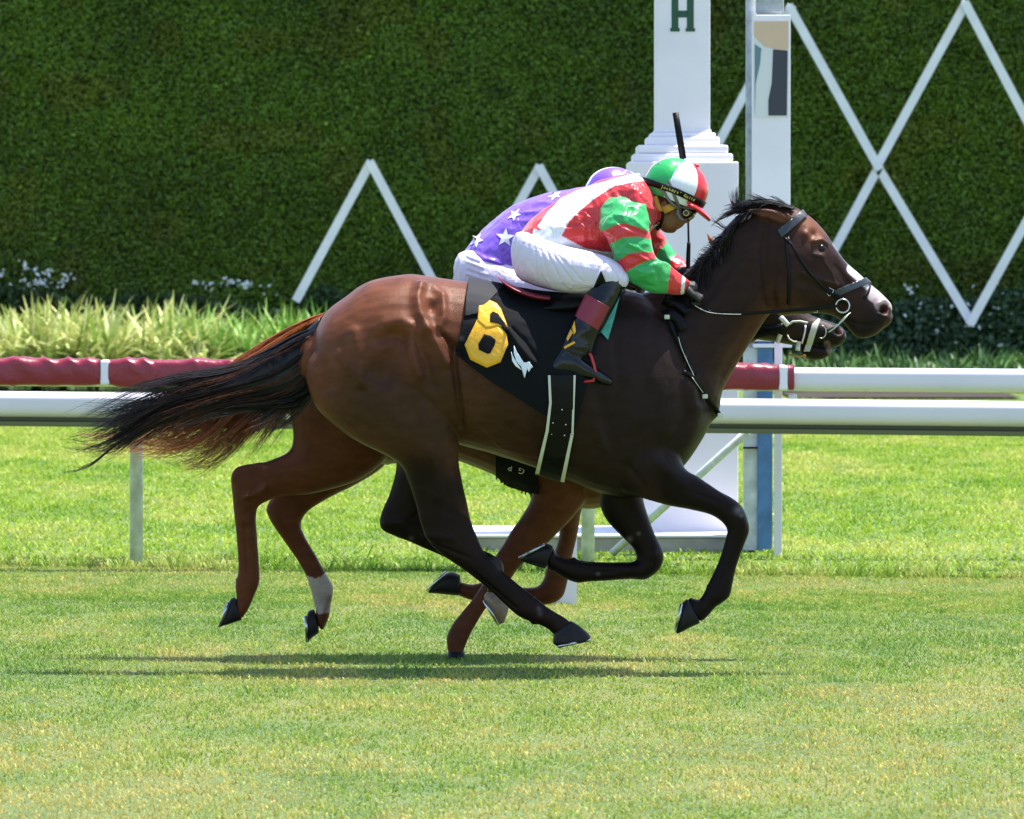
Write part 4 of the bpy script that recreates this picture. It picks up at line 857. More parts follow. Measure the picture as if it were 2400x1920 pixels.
loft(mb, h1, YC, -.12, k=5); loft(mb, h2, YC, .12, k=5); loft(mb, f1, YC, -.12, k=5); loft(mb, f2, YC, .12, k=5)
loft(mb, [(1880, 800, 1884, 838, .04), (1905, 800, 1904, 845, .045), (1930, 808, 1928, 843, .04), (1946, 812, 1944, 834, .025)], YC)      # dropped lower jaw
loft(mb, [(1945, 790, 1940, 818, .045), (1965, 785, 1962, 814, .045), (1975, 790, 1973, 808, .03)], YC)
loft(mb, [(1712, 596, 1690, 628, .018, -.05), (1688, 574, 1676, 596, .018, -.055), (1668, 556, 1662, 570, .012, -.06), (1657, 544, 1656, 549, .004, -.06)], YC, cap=.4)
loft(mb, [(550, 1358, 562, 1372, .010, -.12), (553, 1366, 565, 1376, .010, -.12)], YC, cap=.8); loft(mb, [(722, 1368, 736, 1380, .010, .12), (726, 1374, 738, 1384, .010, .12)], YC, cap=.8)
loft(mb, [(720, 1000, 910, 1092, .03), (880, 1050, 914, 1088, .03)], YC)
me = remesh(mb, VOX, 3); S = []
st([(560, 1100), (548, 1120)], 10, .006); st([(622, 1140), (610, 1152), (590, 1160), (578, 1163)], 6, .016); st([(612, 1142)], 10, .010); st([(608, 1088), (596, 1096)], 8, .012); st([(585, 1150), (574, 1166)], 4, .008)
st([(572, 1230), (580, 1340)], 3.5, -.006); st([(590, 1240), (596, 1330)], 5, .003); st([(600, 1190), (580, 1200)], 8, -.006); st([(690, 1270), (740, 1350)], 3.5, -.005)
st([(1966, 775)], 8, -.028); st([(1955, 768), (1970, 762), (1980, 776)], 4, .007); st([(1950, 815), (1930, 812), (1905, 808)], 3.5, -.010)
st([(1365, 1120), (1370, 1170), (1290, 1270)], 6, .004); st([(1210, 1250), (1240, 1180)], 10, -.004); st([(1110, 1420), (1090, 1450)], 4, -.004)
sculpt(me, S); co, no = arr(me); nz = (vnoise(co, 9, 2) - .5) * .004; co += no * nz[:, None]; me.vertices.foreach_set('co', co.ravel()); me.update()
paint(me, (.085, .026, .011), [('soft', [(1230, 1120), (1380, 1200), (1300, 1250)], 60, (.12, .045, .015), .6),
    ('soft', [(555, 1300), (580, 1400)], 60, (.10, .028, .012), .8), ('soft', [(1100, 1420), (1060, 1520)], 50, (.09, .03, .015), .8),
    ('soft', [(1780, 740), (1880, 770), (1960, 790), (1920, 830)], 55, (.016, .011, .010), 1.4), ('soft', [(1950, 790), (1930, 830)], 35, (.009, .008, .008), 1.2),
    ('hard', [(1938, 806), (1946, 824)], 9, (.25, .17, .15), .7), ('hard', [(1967, 776)], 7, (.13, .03, .025), 1), ('soft', [(1690, 600), (1660, 555)], 25, (.34, .12, .04), 1),
    ('poly', [(700, 1352), (722, 1350), (738, 1356), (752, 1352), (762, 1343), (800, 1343), (800, 1432), (745, 1440), (740, 1426), (715, 1424)], (.34, .28, .25)),
    ('soft', [(774, 1400), (762, 1432)], 7, (.10, .05, .035), .6)])
link('body', me, M['coat'], ch); BV['ch'] = bvh_of(me); CM = me
hoof(ch, [(550, 1400, 566, 1453, .037), (538, 1408, 549, 1459, .045), (525, 1442, 533, 1464, .04), (514, 1472, 518, 1468, .018)], -.12, YC, [(534, 1412), (514, 1468)])
hoof(ch, [(735, 1428, 747, 1484, .038), (721, 1436, 735, 1492, .046), (717, 1472, 728, 1498, .042), (721, 1506, 725, 1502, .018)], .12, YC, [(716, 1444), (719, 1503)])
hoof(ch, [(1050, 1528, 1088, 1528, .036), (1047, 1540, 1094, 1540, .05), (1046, 1550, 1100, 1550, .056)], -.12, YC, [(1048, 1551), (1098, 1551)], shoe=False)
hoof(ch, [(1078, 1348, 1074, 1396, .036), (1058, 1341, 1046, 1394, .046), (1030, 1351, 1020, 1391, .045), (1004, 1379, 1005, 1390, .02)], .12, YC, [(1046, 1340), (1001, 1384)])
CH1 = (.30, .085, .022); CH2 = (.12, .035, .016)
hairs('tail', [[(760, 735), (735, 742), (700, 757), (655, 780), (610, 808), (570, 835), (520, 866), (470, 884), (420, 905)], [(750, 748), (700, 780), (640, 820), (570, 870), (500, 905), (430, 940), (360, 975), (300, 1000)]],
      YC, 520, .0019, CH1, ch, jit=3, yj=.05, n=14, lens=(.5, 1))
hairs('tail', [[(745, 760), (650, 830), (560, 900), (480, 945), (400, 985), (330, 1012), (270, 1028), (215, 1034), (180, 1040)],
               [(740, 780), (640, 880), (560, 940), (500, 985), (430, 1025), (380, 1048), (320, 1045), (260, 1032)],
               [(735, 800), (650, 900), (580, 950), (530, 985), (490, 1020), (440, 1045), (390, 1052), (340, 1040)],
               [(735, 820), (650, 920), (600, 960), (560, 995), (525, 1035), (480, 1072), (440, 1086), (412, 1076)],
               [(735, 840), (670, 930), (630, 965), (600, 990), (565, 1020), (535, 1050), (500, 1078)],
               [(735, 860), (690, 935), (665, 965), (640, 990), (615, 1015)]],
      YC, 1150, .0015, CH2, ch, jit=12, yj=.06, tipcol=(.34, .11, .04), n=15, lens=(.7, 1.1), wav=6, clump=12)
mb = MB(); loft(mb, [(765, 738, 735, 850, .05), (700, 775, 720, 900, .05), (620, 850, 660, 950, .045), (540, 905, 580, 970, .035), (480, 945, 500, 990, .02)], YC, cap=.3)
tm = mb.mesh('tail_core'); setcol(tm, np.tile(A(CH2), (len(tm.vertices), 1))); link('tail_core', tm, M['hair'], ch); join_parts(ch, 'tail', ('tail', 'tail_core'))
cr2 = resample([(1760, 628), (1735, 612), (1700, 608), (1660, 640), (1610, 665), (1550, 700), (1480, 718)], 3)
mane('mane', 0, 1, [(-1, .3), (-.7, .5), (-.6, .5), (-.5, .5)], 60, 300, .002, ch, YC, jit=5, crest=cr2, col=(.16, .05, .02))
# tack of the chestnut horse
sc2 = empty('saddle_cloth', P(1185, 1080, YC - .3), label='black girth cloth with upside down pale letters G P under the chestnut horse', cat='saddle cloth')
o = shell(CM, [[(1163, 1070), (1230, 1080), (1262, 1100), (1262, 1190), (1225, 1170), (1190, 1138), (1163, 1130)]], .012, 'blackcloth', 'cloth', sc2, smooth=2, thick=.006)
shell(CM, [[(1090, 670), (1330, 680), (1350, 900), (1300, 1100), (1180, 1080), (1100, 900)]], .010, 'blackcloth', 'upper_cloth', sc2, smooth=3)
mb = MB()
for i in range(16):
    a = (1166 + 6 * i, 1126 + 2.6 * i + random.uniform(-2, 2)); yy = YC - .1; mb.tube([P(a[0] - 4, a[1] - 14, yy), P(a[0] + 4, a[1] - 12, yy)], .006, 5); mb.tube([P(a[0], a[1] - 12, yy), P(a[0] + random.uniform(-4, 4), a[1] + random.uniform(0, 9), yy)], [.006, .002], 5)
mb.build('fringe', M['blackcloth'], sc2)
BV['gp'] = bvh_of(o.data)
for chh, x_, y_ in (('P', 1196, 1096), ('G', 1222, 1103)):
    p, _ = hit(BV['gp'], x_, y_, YC - .25); text_obj(chh, .036, p + Vector((0, -.012, 0)), math.pi + math.radians(8), M['ivory'], sc2, ext=.003)
sd2 = empty('racing_saddle', P(1250, 690, YC), label='small black saddle under the purple rider', cat='saddle')
mb = MB(); loft(mb, [(1120, 690, 1125, 730, .1), (1200, 706, 1200, 750, .17), (1300, 706, 1300, 760, .22), (1370, 700, 1370, 740, .16)], YC, cap=.3); mb.build('panel', M['leather'], sd2)
b2 = empty('bridle', P(1880, 780, YC - .1), label='bridle with white noseband, bit ring and pale straps on the chestnut horse', cat='bridle')
shell(CM, [[(1917, 748), (1922, 750), (1898, 824), (1884, 824), (1903, 760)]], .007, 'ivory', 'noseband', b2); 
y2 = hit(BV['ch'], 1870, 775, YC)[0].y - .012
mb = MB(); strap(mb, [(1829, 742), (1838, 752), (1848, 763)], 12, BV['ch'], .012, YC - .06); strap(mb, [(1829, 784), (1821, 804)], 11, BV['ch'], .012, YC - .06); strap(mb, [(1872, 800), (1869, 822)], 11, BV['ch'], .012, YC - .06)
strap(mb, [(1888, 762), (1886, 780), (1879, 806)], 4, BV['ch'], .013, YC - .06); mb.build('white_strap', M['column'], b2)
mb = MB(); mb.tube([P(x_, y_, y2 - .01) for x_, y_ in ((1850, 760), (1858, 754), (1875, 753), (1893, 757))], .0045, 8); mb.tube([P(x_, y_, y2 - .01) for x_, y_ in ((1845, 785), (1850, 795), (1860, 801), (1868, 801))], .0035, 8); mb.build('bit_ring', M['ivory'], b2)
mb = MB(); mb.tube([P(1925 + 11 * math.cos(a), 778 + 15 * math.sin(a), y2 - .012) for a in np.linspace(-1.6, 2.0, 12)], .0025, 6); mb.build('cheek_ring', M['steel'], b2)
mb = MB(); mb.tube([P(1846, 831, YC - .05), P(1870, 836, YC - .05), P(1884, 835, YC - .05)], .004, 6); mb.ball(P(1885, 834, YC - .05), .008, 8); mb.build('tongue_tie', mat('orange_tie', (.55, .25, .04), .5), b2)
mb = MB(); strap(mb, [(1838, 768), (1800, 775), (1760, 785)], 22, BV['ch'], .010, YC - .06); mb.build('rubber_rein', M['leather'], b2)
mb = MB(); rein(mb, [(1838, 768), (1780, 765), (1700, 735), (1600, 690)], .006, .006, y2, YC - .1); mb.build('rein', M['leather'], b2)

# ================================================================ RIDERS
def hand(mb, c, fw, dn, s=1.0, g=0.0, Ysgn=-1):
    """fist round a rein: palm, four bent fingers of unequal length, thumb along the top. c wrist, fw towards knuckles, dn towards the finger tips"""
    fw = Vector(fw).normalized(); dn = (Vector(dn) - fw * Vector(dn).dot(fw)).normalized(); ac = fw.cross(dn).normalized()
    k = [c + fw * .055 * s + dn * (.012 * s) + ac * x_ for x_ in (-.030 * s, -.010 * s, .010 * s, .029 * s)]
    mb.tube([c - fw * .02, c + fw * .02 * s, c + fw * .045 * s, c + fw * .06 * s], [.022 * s + g, .027 * s + g, .032 * s + g, .02 * s + g], 12)
    for i, q in enumerate(k):
        L = (.036, .042, .040, .032)[i] * s; r = .0088 * s + g
        a = q + fw * L * .75 + dn * .006 * s; b = a + dn * L * .75 - fw * .004; e = b - fw * L * .55 + dn * .004 * s
        mb.tube([q - fw * .015, q, a, b, e], [r * 1.1, r * 1.1, r, r * .95, r * .8], 8)
        mb.ball(e, r * .8, 5); mb.ball(a, r * 1.02, 5)
    t0 = c + fw * .02 * s + ac * -.024 * s; t1 = t0 + fw * .028 * s - ac * .016 * s + dn * .012 * s; t2 = t1 + fw * .026 * s + dn * .014 * s
    mb.tube([t0, t1, t2], [.013 * s + g, .0105 * s + g, .009 * s + g], 8); mb.ball(t2, .009 * s + g, 5)
SA = dict(
 torso=[(1222, 548, 1240, 655, .14), (1237, 525, 1300, 648, .165), (1262, 505, 1337, 612, .165), (1300, 477, 1380, 603, .155), (1345, 450, 1420, 608, .155), (1390, 431, 1462, 604, .165),
        (1432, 419, 1505, 572, .18), (1470, 409, 1528, 535, .18), (1500, 416, 1545, 510, .12), (1518, 428, 1550, 500, .075)],
 neckk=[(1500, 430, 1548, 520, .075), (1522, 440, 1562, 512, .062), (1545, 450, 1580, 505, .06)],
 armN=[(1420, 470, 1500, 462, .06, -.12), (1410, 500, 1512, 482, .068, -.165), (1407, 533, 1521, 520, .07, -.2), (1430, 570, 1521, 556, .06, -.215), (1449, 612, 1531, 592, .055, -.22), (1474, 652, 1548, 612, .052, -.22),
       (1512, 678, 1563, 622, .048, -.20), (1552, 686, 1583, 640, .04, -.17), (1583, 688, 1602, 652, .033, -.14), (1600, 687, 1613, 660, .028, -.125)],
 armF=[(1440, 480, 1530, 470, .06, .12), (1470, 520, 1540, 510, .062, .17), (1500, 570, 1557, 552, .055, .2), (1528, 612, 1577, 590, .05, .2), (1552, 632, 1592, 604, .044, .18), (1574, 645, 1603, 615, .036, .15), (1592, 652, 1612, 628, .028, .125)],
 legN=[(1222, 545, 1222, 655, .09, -.07), (1250, 552, 1262, 670, .1, -.11), (1310, 575, 1320, 683, .095, -.17), (1370, 590, 1375, 685, .085, -.21), (1418, 604, 1412, 680, .068, -.235), (1450, 622, 1436, 678, .055, -.24), (1464, 640, 1458, 672, .04, -.24)],
 shinN=[(1395, 655, 1462, 655, .055, -.24), (1378, 688, 1455, 684, .058, -.25), (1366, 712, 1440, 716, .056, -.262), (1349, 745, 1414, 766, .052, -.27), (1328, 782, 1398, 798, .05, -.275), (1312, 815, 1388, 832, .048, -.28)],
 footN=[(1300, 836, 1298, 882, .036, -.285), (1318, 815, 1322, 888, .045, -.285), (1350, 822, 1350, 889, .045, -.285), (1372, 846, 1368, 889, .046, -.288), (1396, 862, 1390, 892, .044, -.29), (1416, 876, 1408, 900, .036, -.29), (1432, 888, 1428, 902, .02, -.29)])
def flip(s): return [t[:5] + (-t[5],) for t in s]
SA['legF'] = flip(SA['legN']); SA['shinF'] = flip(SA['shinN']); SA['footF'] = flip(SA['footN'])
headS = [(1526, 418, 1560, 500, .045), (1540, 400, 1580, 530, .064), (1570, 388, 1602, 520, .068), (1600, 392, 1630, 490, .06), (1625, 400, 1642, 470, .04)]
def rider_body(name, Y0, dx, dy, parent, skin, face=True, sec=SA, glove='glove', headsh=(0, 0)):
    def sh(s, q=(0, 0)): return [(t[0] + dx + q[0], t[1] + dy + q[1], t[2] + dx + q[0], t[3] + dy + q[1]) + tuple(t[4:]) for t in s]
    mb = MB(); g = -.012
    for k_ in ('torso', 'armN', 'armF', 'legN', 'legF', 'shinN', 'shinF', 'footN', 'footF'): loft(mb, sh(sec[k_]), Y0, grow=g, k=3, n=20)
    loft(mb, sh(sec['neckk'], headsh), Y0, grow=-.006, k=3, n=20)
    q = (dx + headsh[0], dy + headsh[1])
    def F_(s): return [(t[0] + q[0], t[1] + q[1], t[2] + q[0], t[3] + q[1]) + tuple(t[4:]) for t in s]
    loft(mb, F_(headS), Y0, k=3, n=24, grow=-.002)
    # jaw, chin, muzzle, brow, nose
    loft(mb, F_([(1560, 480, 1545, 536, .05), (1580, 478, 1558, 545, .052), (1598, 484, 1573, 547, .044), (1607, 494, 1581, 545, .034), (1610, 506, 1588, 537, .022)]), Y0, k=3, n=20, cap=.15)
    loft(mb, F_([(1600, 525, 1588, 538, .016), (1606, 522, 1594, 535, .014), (1603, 527, 1598, 532, .008)]), Y0, cap=.3)
    loft(mb, F_([(1632, 488, 1605, 500, .014), (1629, 498, 1606, 510, .012), (1622, 508, 1604, 519, .014), (1617, 520, 1603, 523, .016)]), Y0, cap=.2)
    for sg in (-1, 1):
        loft(mb, F_([(1562, 468, 1548, 476, .008, .071 * sg), (1566, 476, 1546, 486, .009, .075 * sg), (1560, 486, 1548, 492, .008, .072 * sg)]), Y0, cap=.3)
    cN = P(1598 + dx, 672 + dy, Y0 - .12); cF = P(1600 + dx, 640 + dy, Y0 + .11)
    hand(mb, cN, (1, .15, -.25), (-.1, .3, -1)); hand(mb, cF, (.9, -.15, -.1), (0, -.3, -1))
    me = remesh(mb, .0042, 2)
    if face: sculpt(me, [([(1597 + dx, 530 + dy), (1585 + dx, 527 + dy)], 2.2, -.006), ([(1604 + dx, 521 + dy)], 2, -.004), ([(1592 + dx, 533 + dy)], 3, .003), ([(1588 + dx, 537 + dy), (1580 + dx, 534 + dy)], 2.5, -.003),
                         ([(1556 + dx, 476 + dy)], 4, -.008), ([(1616 + dx, 500 + dy)], 4, -.005), ([(1575 + dx, 505 + dy), (1590 + dx, 520 + dy)], 7, .003)])
    c = paint(me, skin, [('soft', [(1594 + q[0] - dx + dx, 532 + q[1] - dy + dy)], 3, (.22, .07, .05), .8), ('soft', [(1575, 540), (1590, 540)], 8, tuple(v * .6 for v in skin), .7)])
    link('body', me, M['skin'], parent)
    out = {'body': bvh_of(me)}
    for hp in ((cN, (1, .15, -.25), (-.1, .3, -1)), (cF, (.9, -.15, -.1), (0, -.3, -1))):
        mb = MB(); hand(mb, *hp, g=.0025); gm = remesh(mb, .0032, 1); link('glove', gm, M[glove], parent)
    return out, sh
def garment(name, parts, Y0, grow, vox, parent, m, sm=3, sculp=None, base=None, ops=None, wr=.006, wrs=18, wst=(1, 1, 1), cap=.5):
    mb = MB()
    for p_ in parts: loft(mb, p_, Y0, grow=grow, k=4, n=28, cap=cap)
    me = remesh(mb, vox, sm)
    if sculp: sculpt(me, sculp)
    co, no = arr(me); d = np.abs(vnoise(co * A(wst), wrs, 5) - .5) * -2 * wr + (vnoise(co * A(wst[::-1]), wrs * .5, 8) - .5) * wr
    co += no * d[:, None]; me.vertices.foreach_set('co', co.ravel()); me.update()
    if base is not None: paint(me, base, ops or [])
    o = link(name, me, M[m], parent); return o, bvh_of(me)
def helmet(parent, Y0, dx, dy, cols, band=True, az0=0.0, strapc='grey_elastic', visor=None, npan=6):
    """jockey helmet: silk cap in panels, peak, band, pompom"""
    C0 = P(1584 + dx, 438 + dy, Y0); a = math.radians(24.5); fw = Vector((math.cos(a), 0, -math.sin(a))); up = Vector((math.sin(a), 0, math.cos(a))); sd_ = Vector((0, -1, 0))
    s_ = 1 / ppm(Y0); RX, RZ, RY = 76 * s_, 66 * s_, .118
    def pt(azm, el_, g=0):
        x_ = math.cos(el_) * math.cos(azm); y_ = math.cos(el_) * math.sin(azm); z_ = math.sin(el_)
        low = max(0, -el_); k_ = 1 + .0 * low
        return C0 + fw * (RX + g) * x_ * k_ + sd_ * (RY + g) * y_ * k_ + up * (RZ + g) * z_ + up * (-(.014) * max(0, -x_) * (el_ < .2))
    n = 96; mm = 20; mb = MB(); v = []; f = []; ccol = []
    els = np.linspace(math.pi / 2 * .995, -.52, mm)
    bounds = sorted(cols, key=lambda q: q[0])
    for i, e in enumerate(els):
        for j in range(n):
            azm = 2 * math.pi * j / n; puff = .004 * math.cos(e) * abs(math.sin(azm * npan / 2 + .4))
            v.append(pt(azm, e, puff)); 
    for i in range(mm - 1):
        for j in range(n): f.append((i * n + j, (i + 1) * n + j, (i + 1) * n + (j + 1) % n, i * n + (j + 1) % n))
    f.append(tuple(range(n)))
    me = bpy.data.meshes.new('helmet'); me.from_pydata([tuple(q) for q in v], [], f); names = []
    for _, cn in bounds:
        if cn not in names: names.append(cn)
    for cn in names: me.materials.append(M[cn])
    for p_ in me.polygons:
        if p_.index < (mm - 1) * n:
            azm = math.degrees(2 * math.pi * ((p_.index % n) + .5) / n); cn = bounds[-1][1]
            for lim, c_ in bounds:
                if azm >= lim: cn = c_
            p_.material_index = names.index(cn)
    h = link('helmet', me, None, parent)
    # peak
    mb = MB(); top = []; n2 = 18
    for r_ in range(5):
        for j in range(n2 + 1):
            azm = math.radians(-60 + 120 * j / n2); ext = .056 * (r_ / 4) * max(0, math.cos(azm * 1.35)) ** .5
            q = pt(azm, -.30, .002); d = (fw * math.cos(azm) + sd_ * math.sin(azm) * .6).normalized(); top.append(q + d * ext - up * (.034 * (r_ / 4) ** 1.1 * max(.45, math.cos(azm * 1.3))))
    mb.add(top, [(r_ * (n2 + 1) + j, (r_ + 1) * (n2 + 1) + j, (r_ + 1) * (n2 + 1) + j + 1, r_ * (n2 + 1) + j + 1) for r_ in range(4) for j in range(n2)])
    k_ = mb.build('peak', M[visor or 'silk_red'], h); solid(k_, .010)
    mb = MB(); mb.ball(pt(.3, 1.25, .004), .011, 8, (1, 1, .7)); mb.build('pompom', M[visor or 'silk_red'], h)
    if band:
        mb = MB(); v = []; n3 = 72
        for e, g in ((-.05, .0055), (-.05, .0095), (-.26, .0095), (-.26, .0055)):
            for j in range(n3): v.append(pt(2 * math.pi * j / n3, e, g))
        mb.add(v, [(i * n3 + j, ((i + 1) % 4) * n3 + j, ((i + 1) % 4) * n3 + (j + 1) % n3, i * n3 + (j + 1) % n3) for i in range(4) for j in range(n3)]); mb.build('band', M['leather'], h)
    return h, pt, (C0, fw, up, sd_)
M['silk_red'] = mat('red_silk', (.62, .022, .03), .3, bump=.003, bscale=20, distort=1, spec=.55)
M['silk_green'] = mat('green_silk', (.02, .36, .09), .3, bump=.003, bscale=20, distort=1, spec=.55)
M['silk_white'] = mat('white_silk', (.76, .77, .84), .4, bump=.003, bscale=20, distort=1)
M['silk_purple'] = mat('purple_silk', (.20, .09, .58), .32, bump=.003, bscale=18, distort=1, spec=.55)
RED = (.62, .022, .03); GRN = (.02, .36, .09); WHT = (.74, .75, .82); PUR = (.20, .09, .60)

# ---------------------------------------------------------------- near rider
r1 = empty('person', P(1400, 700, YD), label='jockey in red, white and green silks and quartered cap, crouched on the dark horse', cat='person')
rb, sh = rider_body('body', YD, 0, 0, r1, (.20, .085, .042))
g_, BV['shirt'] = garment('jersey', [SA['torso'], SA['neckk'][:2]], YD, .006, .0042, r1, 'satin', base=RED, wr=.007, wst=(.8, 1, 1.4),
    sculp=[([(1280, 590), (1340, 602), (1440, 620)], 9, .006), ([(1420, 440), (1440, 470), (1425, 500)], 6, -.006), ([(1330, 530), (1390, 515)], 5, -.006), ([(1350, 505), (1370, 535)], 3, .006), ([(1372, 500), (1395, 522)], 3, .005), ([(1395, 560), (1430, 590)], 7, .008),
           ([(1505, 455), (1530, 490)], 5, .008), ([(1440, 430), (1490, 445)], 5, .005), ([(1450, 450), (1470, 480)], 5, -.005)],
    ops=[('poly', [(1259, 531), (1282, 498), (1315, 464), (1352, 446), (1390, 433), (1445, 417), (1479, 408), (1502, 412), (1512, 424), (1482, 427), (1438, 437), (1401, 460), (1360, 493), (1334, 519), (1316, 553), (1280, 548)], WHT),
         ('poly', [(1250, 536), (1290, 546), (1316, 553), (1371, 582), (1415, 590), (1470, 592), (1470, 640), (1300, 640), (1240, 600), (1246, 560)], WHT)])
S1 = [([(1440, 500), (1490, 515), (1515, 540)], 7, .007), ([(1450, 520), (1480, 535), (1512, 548)], 4, -.008), ([(1480, 490), (1470, 510)], 5, -.005), ([(1455, 590), (1500, 600), (1520, 612)], 4, .007), ([(1470, 630), (1500, 620), (1535, 612)], 5, -.007),
      ([(1500, 650), (1530, 640)], 6, .008), ([(1490, 665), (1530, 672)], 5, -.006), ([(1535, 630), (1545, 660)], 5, -.005), ([(1425, 560), (1460, 570)], 6, -.005), ([(1470, 570), (1500, 585)], 5, .006), ([(1425, 510), (1415, 540)], 8, .006)]
garment('sleeve', [SA['armN']], YD, .008, .0042, r1, 'satin', sm=3, base=GRN, wr=.009, wrs=20, wst=(1, 1, 1.3), cap=.25, sculp=S1,
    ops=[('poly', [(1380, 548), (1418, 540), (1440, 528), (1464, 523), (1490, 532), (1530, 547), (1530, 562), (1500, 556), (1462, 556), (1436, 569), (1380, 590)], RED),
         ('poly', [(1430, 625), (1449, 610), (1479, 593), (1505, 590), (1545, 594), (1545, 602), (1500, 618), (1462, 640), (1430, 650)], RED),
         ('poly', [(1572, 620), (1568, 660), (1562, 700), (1640, 700), (1640, 620)], RED), ('poly', [(1600, 640), (1594, 700), (1602, 700), (1608, 640)], WHT)])
garment('sleeve', [SA['armF']], YD, .007, .0045, r1, 'satin', sm=2, base=GRN, wr=.010, wrs=24, cap=.25,
    ops=[('poly', [(1500, 540), (1562, 530), (1562, 570), (1545, 585), (1535, 606), (1500, 620)], RED), ('poly', [(1562, 640), (1567, 618), (1590, 590), (1640, 600), (1640, 680), (1560, 680)], RED), ('poly', [(1588, 650), (1596, 622), (1601, 624), (1594, 652)], WHT)])
mb = MB(); loft(mb, [(1515, 458, 1530, 505, .07), (1528, 462, 1545, 540, .07), (1534, 476, 1546, 540, .055)], YD, cap=.2); loft(mb, [(1498, 446, 1526, 470, .085), (1514, 430, 1542, 476, .08)], YD, cap=.2); cm = remesh(mb, .004, 2); paint(cm, RED, []); link('collar', cm, M['satin'], r1)
_, BV['br'] = garment('breeches', [SA['legN'], SA['legF'], [(1222, 548, 1240, 655, .14), (1236, 545, 1280, 655, .15)]], YD, .006, .0045, r1, 'white_cloth', sm=4, wr=.004, wrs=14, wst=(.6, 1, .6),
    sculp=[([(1225 + 14 * i, 570 + 5 * i), (1200 + 28 * i, 640 + 4 * i)], 2.5, -.0035) for i in range(7)] + [([(1260, 560), (1330, 585), (1400, 605)], 3, .005), ([(1420, 625), (1408, 650), (1395, 672)], 4, .007), ([(1400, 640), (1415, 615)], 3, -.005), ([(1440, 630), (1450, 660)], 3, -.005)])
shell(_.data, [[(1409, 634), (1432, 692), (1383, 692)], [(1414, 668), (1466, 673), (1466, 694), (1385, 692)]], .002, 'leather', 'knee_patch', r1, near=YD, thick=.0015)
b_, BV['boot'] = garment('boot', [SA['shinN'], SA['footN']], YD, .004, .0042, r1, 'boot', sm=3, wr=.0022, wrs=16, sculp=[([(1330, 815), (1365, 825)], 3, -.006), ([(1345, 770), (1340, 800), (1320, 830)], 3, .005), ([(1305, 876), (1350, 884), (1395, 890)], 2.5, -.004), ([(1370, 845), (1390, 860)], 4, .004)])
garment('boot', [SA['shinF'], SA['footF']], YD, .004, .0055, r1, 'boot', sm=2)
bt = b_.data
shell(bt, [[(1369, 686), (1428, 720), (1401, 774), (1347, 741)]], .003, 'dkred', 'boot_band', r1, near=YD, thick=.002)
shell(bt, [[(1347, 752), (1350, 778), (1345, 785), (1341, 768)], [(1338, 772), (1343, 780), (1331, 800), (1328, 794)], [(1345, 800), (1349, 804), (1324, 818), (1322, 813)]], .003, 'yellow', 'boot_print', r1, near=YD, thick=.0015)
hl, pt, fr = helmet(r1, YD, 0, 0, [(0, 'silk_red'), (52, 'silk_white'), (104, 'silk_green'), (166, 'silk_white'), (172, 'silk_red'), (230, 'silk_white'), (300, 'silk_green')])
C0, fw, up, sdv = fr
# lettering round the cap band, one letter at a time
Mtx = mat('yellow_print', (.65, .55, .12), .5)
txt = "Jockeys' Guild"; obs = []
for i, c_ in enumerate(txt):
    if c_ == ' ': continue
    azm = math.radians(112 - 4.6 * i); p = pt(azm, -.158, .0108); nrm = (pt(azm, -.158, .02) - pt(azm, -.158, 0)).normalized(); tx = (pt(azm - .02, -.158, .0108) - p).normalized(); ty = nrm.cross(tx)
    cu = bpy.data.curves.new('t', 'FONT'); cu.body = c_; cu.size = .0165; cu.extrude = .0006; cu.offset = .0003; cu.align_x = 'CENTER'; cu.align_y = 'BOTTOM_BASELINE'
    o = bpy.data.objects.new('t', cu); COL.objects.link(o); dg = bpy.context.evaluated_depsgraph_get(); dg.update(); me = bpy.data.meshes.new_from_object(o.evaluated_get(dg)); bpy.data.objects.remove(o)
    R_ = Matrix((tx, ty, nrm)).transposed().to_4x4(); me.transform(Matrix.Translation(p - ty * .0058) @ R_); obs.append(me)
bm = bmesh.new()
for q in obs: bm.from_mesh(q)
me = bpy.data.meshes.new('lettering'); bm.to_mesh(me); bm.free(); me.materials.clear(); link('lettering', me, Mtx, hl, smooth=False)
# goggles and straps
mb = MB(); loft(mb, [(1622, 480, 1590, 500, .066), (1634, 486, 1598, 513, .062), (1634, 496, 1604, 518, .05), (1630, 505, 1612, 518, .03)], YD, cap=.3); gg = mb.build('goggles', M['goggle'], r1)
mb = MB(); gy = YD - .078
mb.tube([P(x_, y_, gy) for x_, y_ in ((1590, 486), (1588, 500), (1594, 512), (1604, 517))], [.007, .008, .007, .005], 8); mb.tube([P(x_, y_, gy + .008) for x_, y_ in ((1592, 484), (1606, 487), (1622, 489), (1632, 489))], .0045, 8); mb.build('frame', M['grey_elastic'], gg)
mb = MB(); mb.tube([P(1608, 499.5, YD - .064), P(1608, 499.5, YD - .086)], [.0128, .0125], 16); mb.build('lens_badge', mat('badge', (.5, .48, .3), .4), gg)
mb = MB(); mb.tube([P(1608, 499.5, YD - .064), P(1608, 499.5, YD - .0875)], [.0085, .0082], 12); mb.build('badge_centre', M['goggle'], gg)
mb = MB()
def bandline(mb, azels, wd, g):
    L = []; R_ = []
    for (a_, e_) in azels:
        L.append(pt(math.radians(a_), e_ + wd, g)); R_.append(pt(math.radians(a_), e_ - wd, g))
    n = len(L); mb.add(L + R_, [(i, i + 1, n + i + 1, n + i) for i in range(n - 1)])
def strapline(pts, r):
    mb.tube([Vector((P(x_, y_, YD).x, fr[0].y - y0, P(x_, y_, YD).z)) for x_, y_, y0 in pts], r, 6, flat=.35)
strapline([(1543, 384, .055), (1556, 402, .085), (1566, 425, .112), (1574, 447, .124), (1582, 468, .112), (1592, 488, .085)], .0075)
strapline([(1536, 392, .055), (1543, 420, .09), (1551, 445, .112), (1562, 465, .112), (1576, 480, .098), (1590, 490, .085)], .0065)
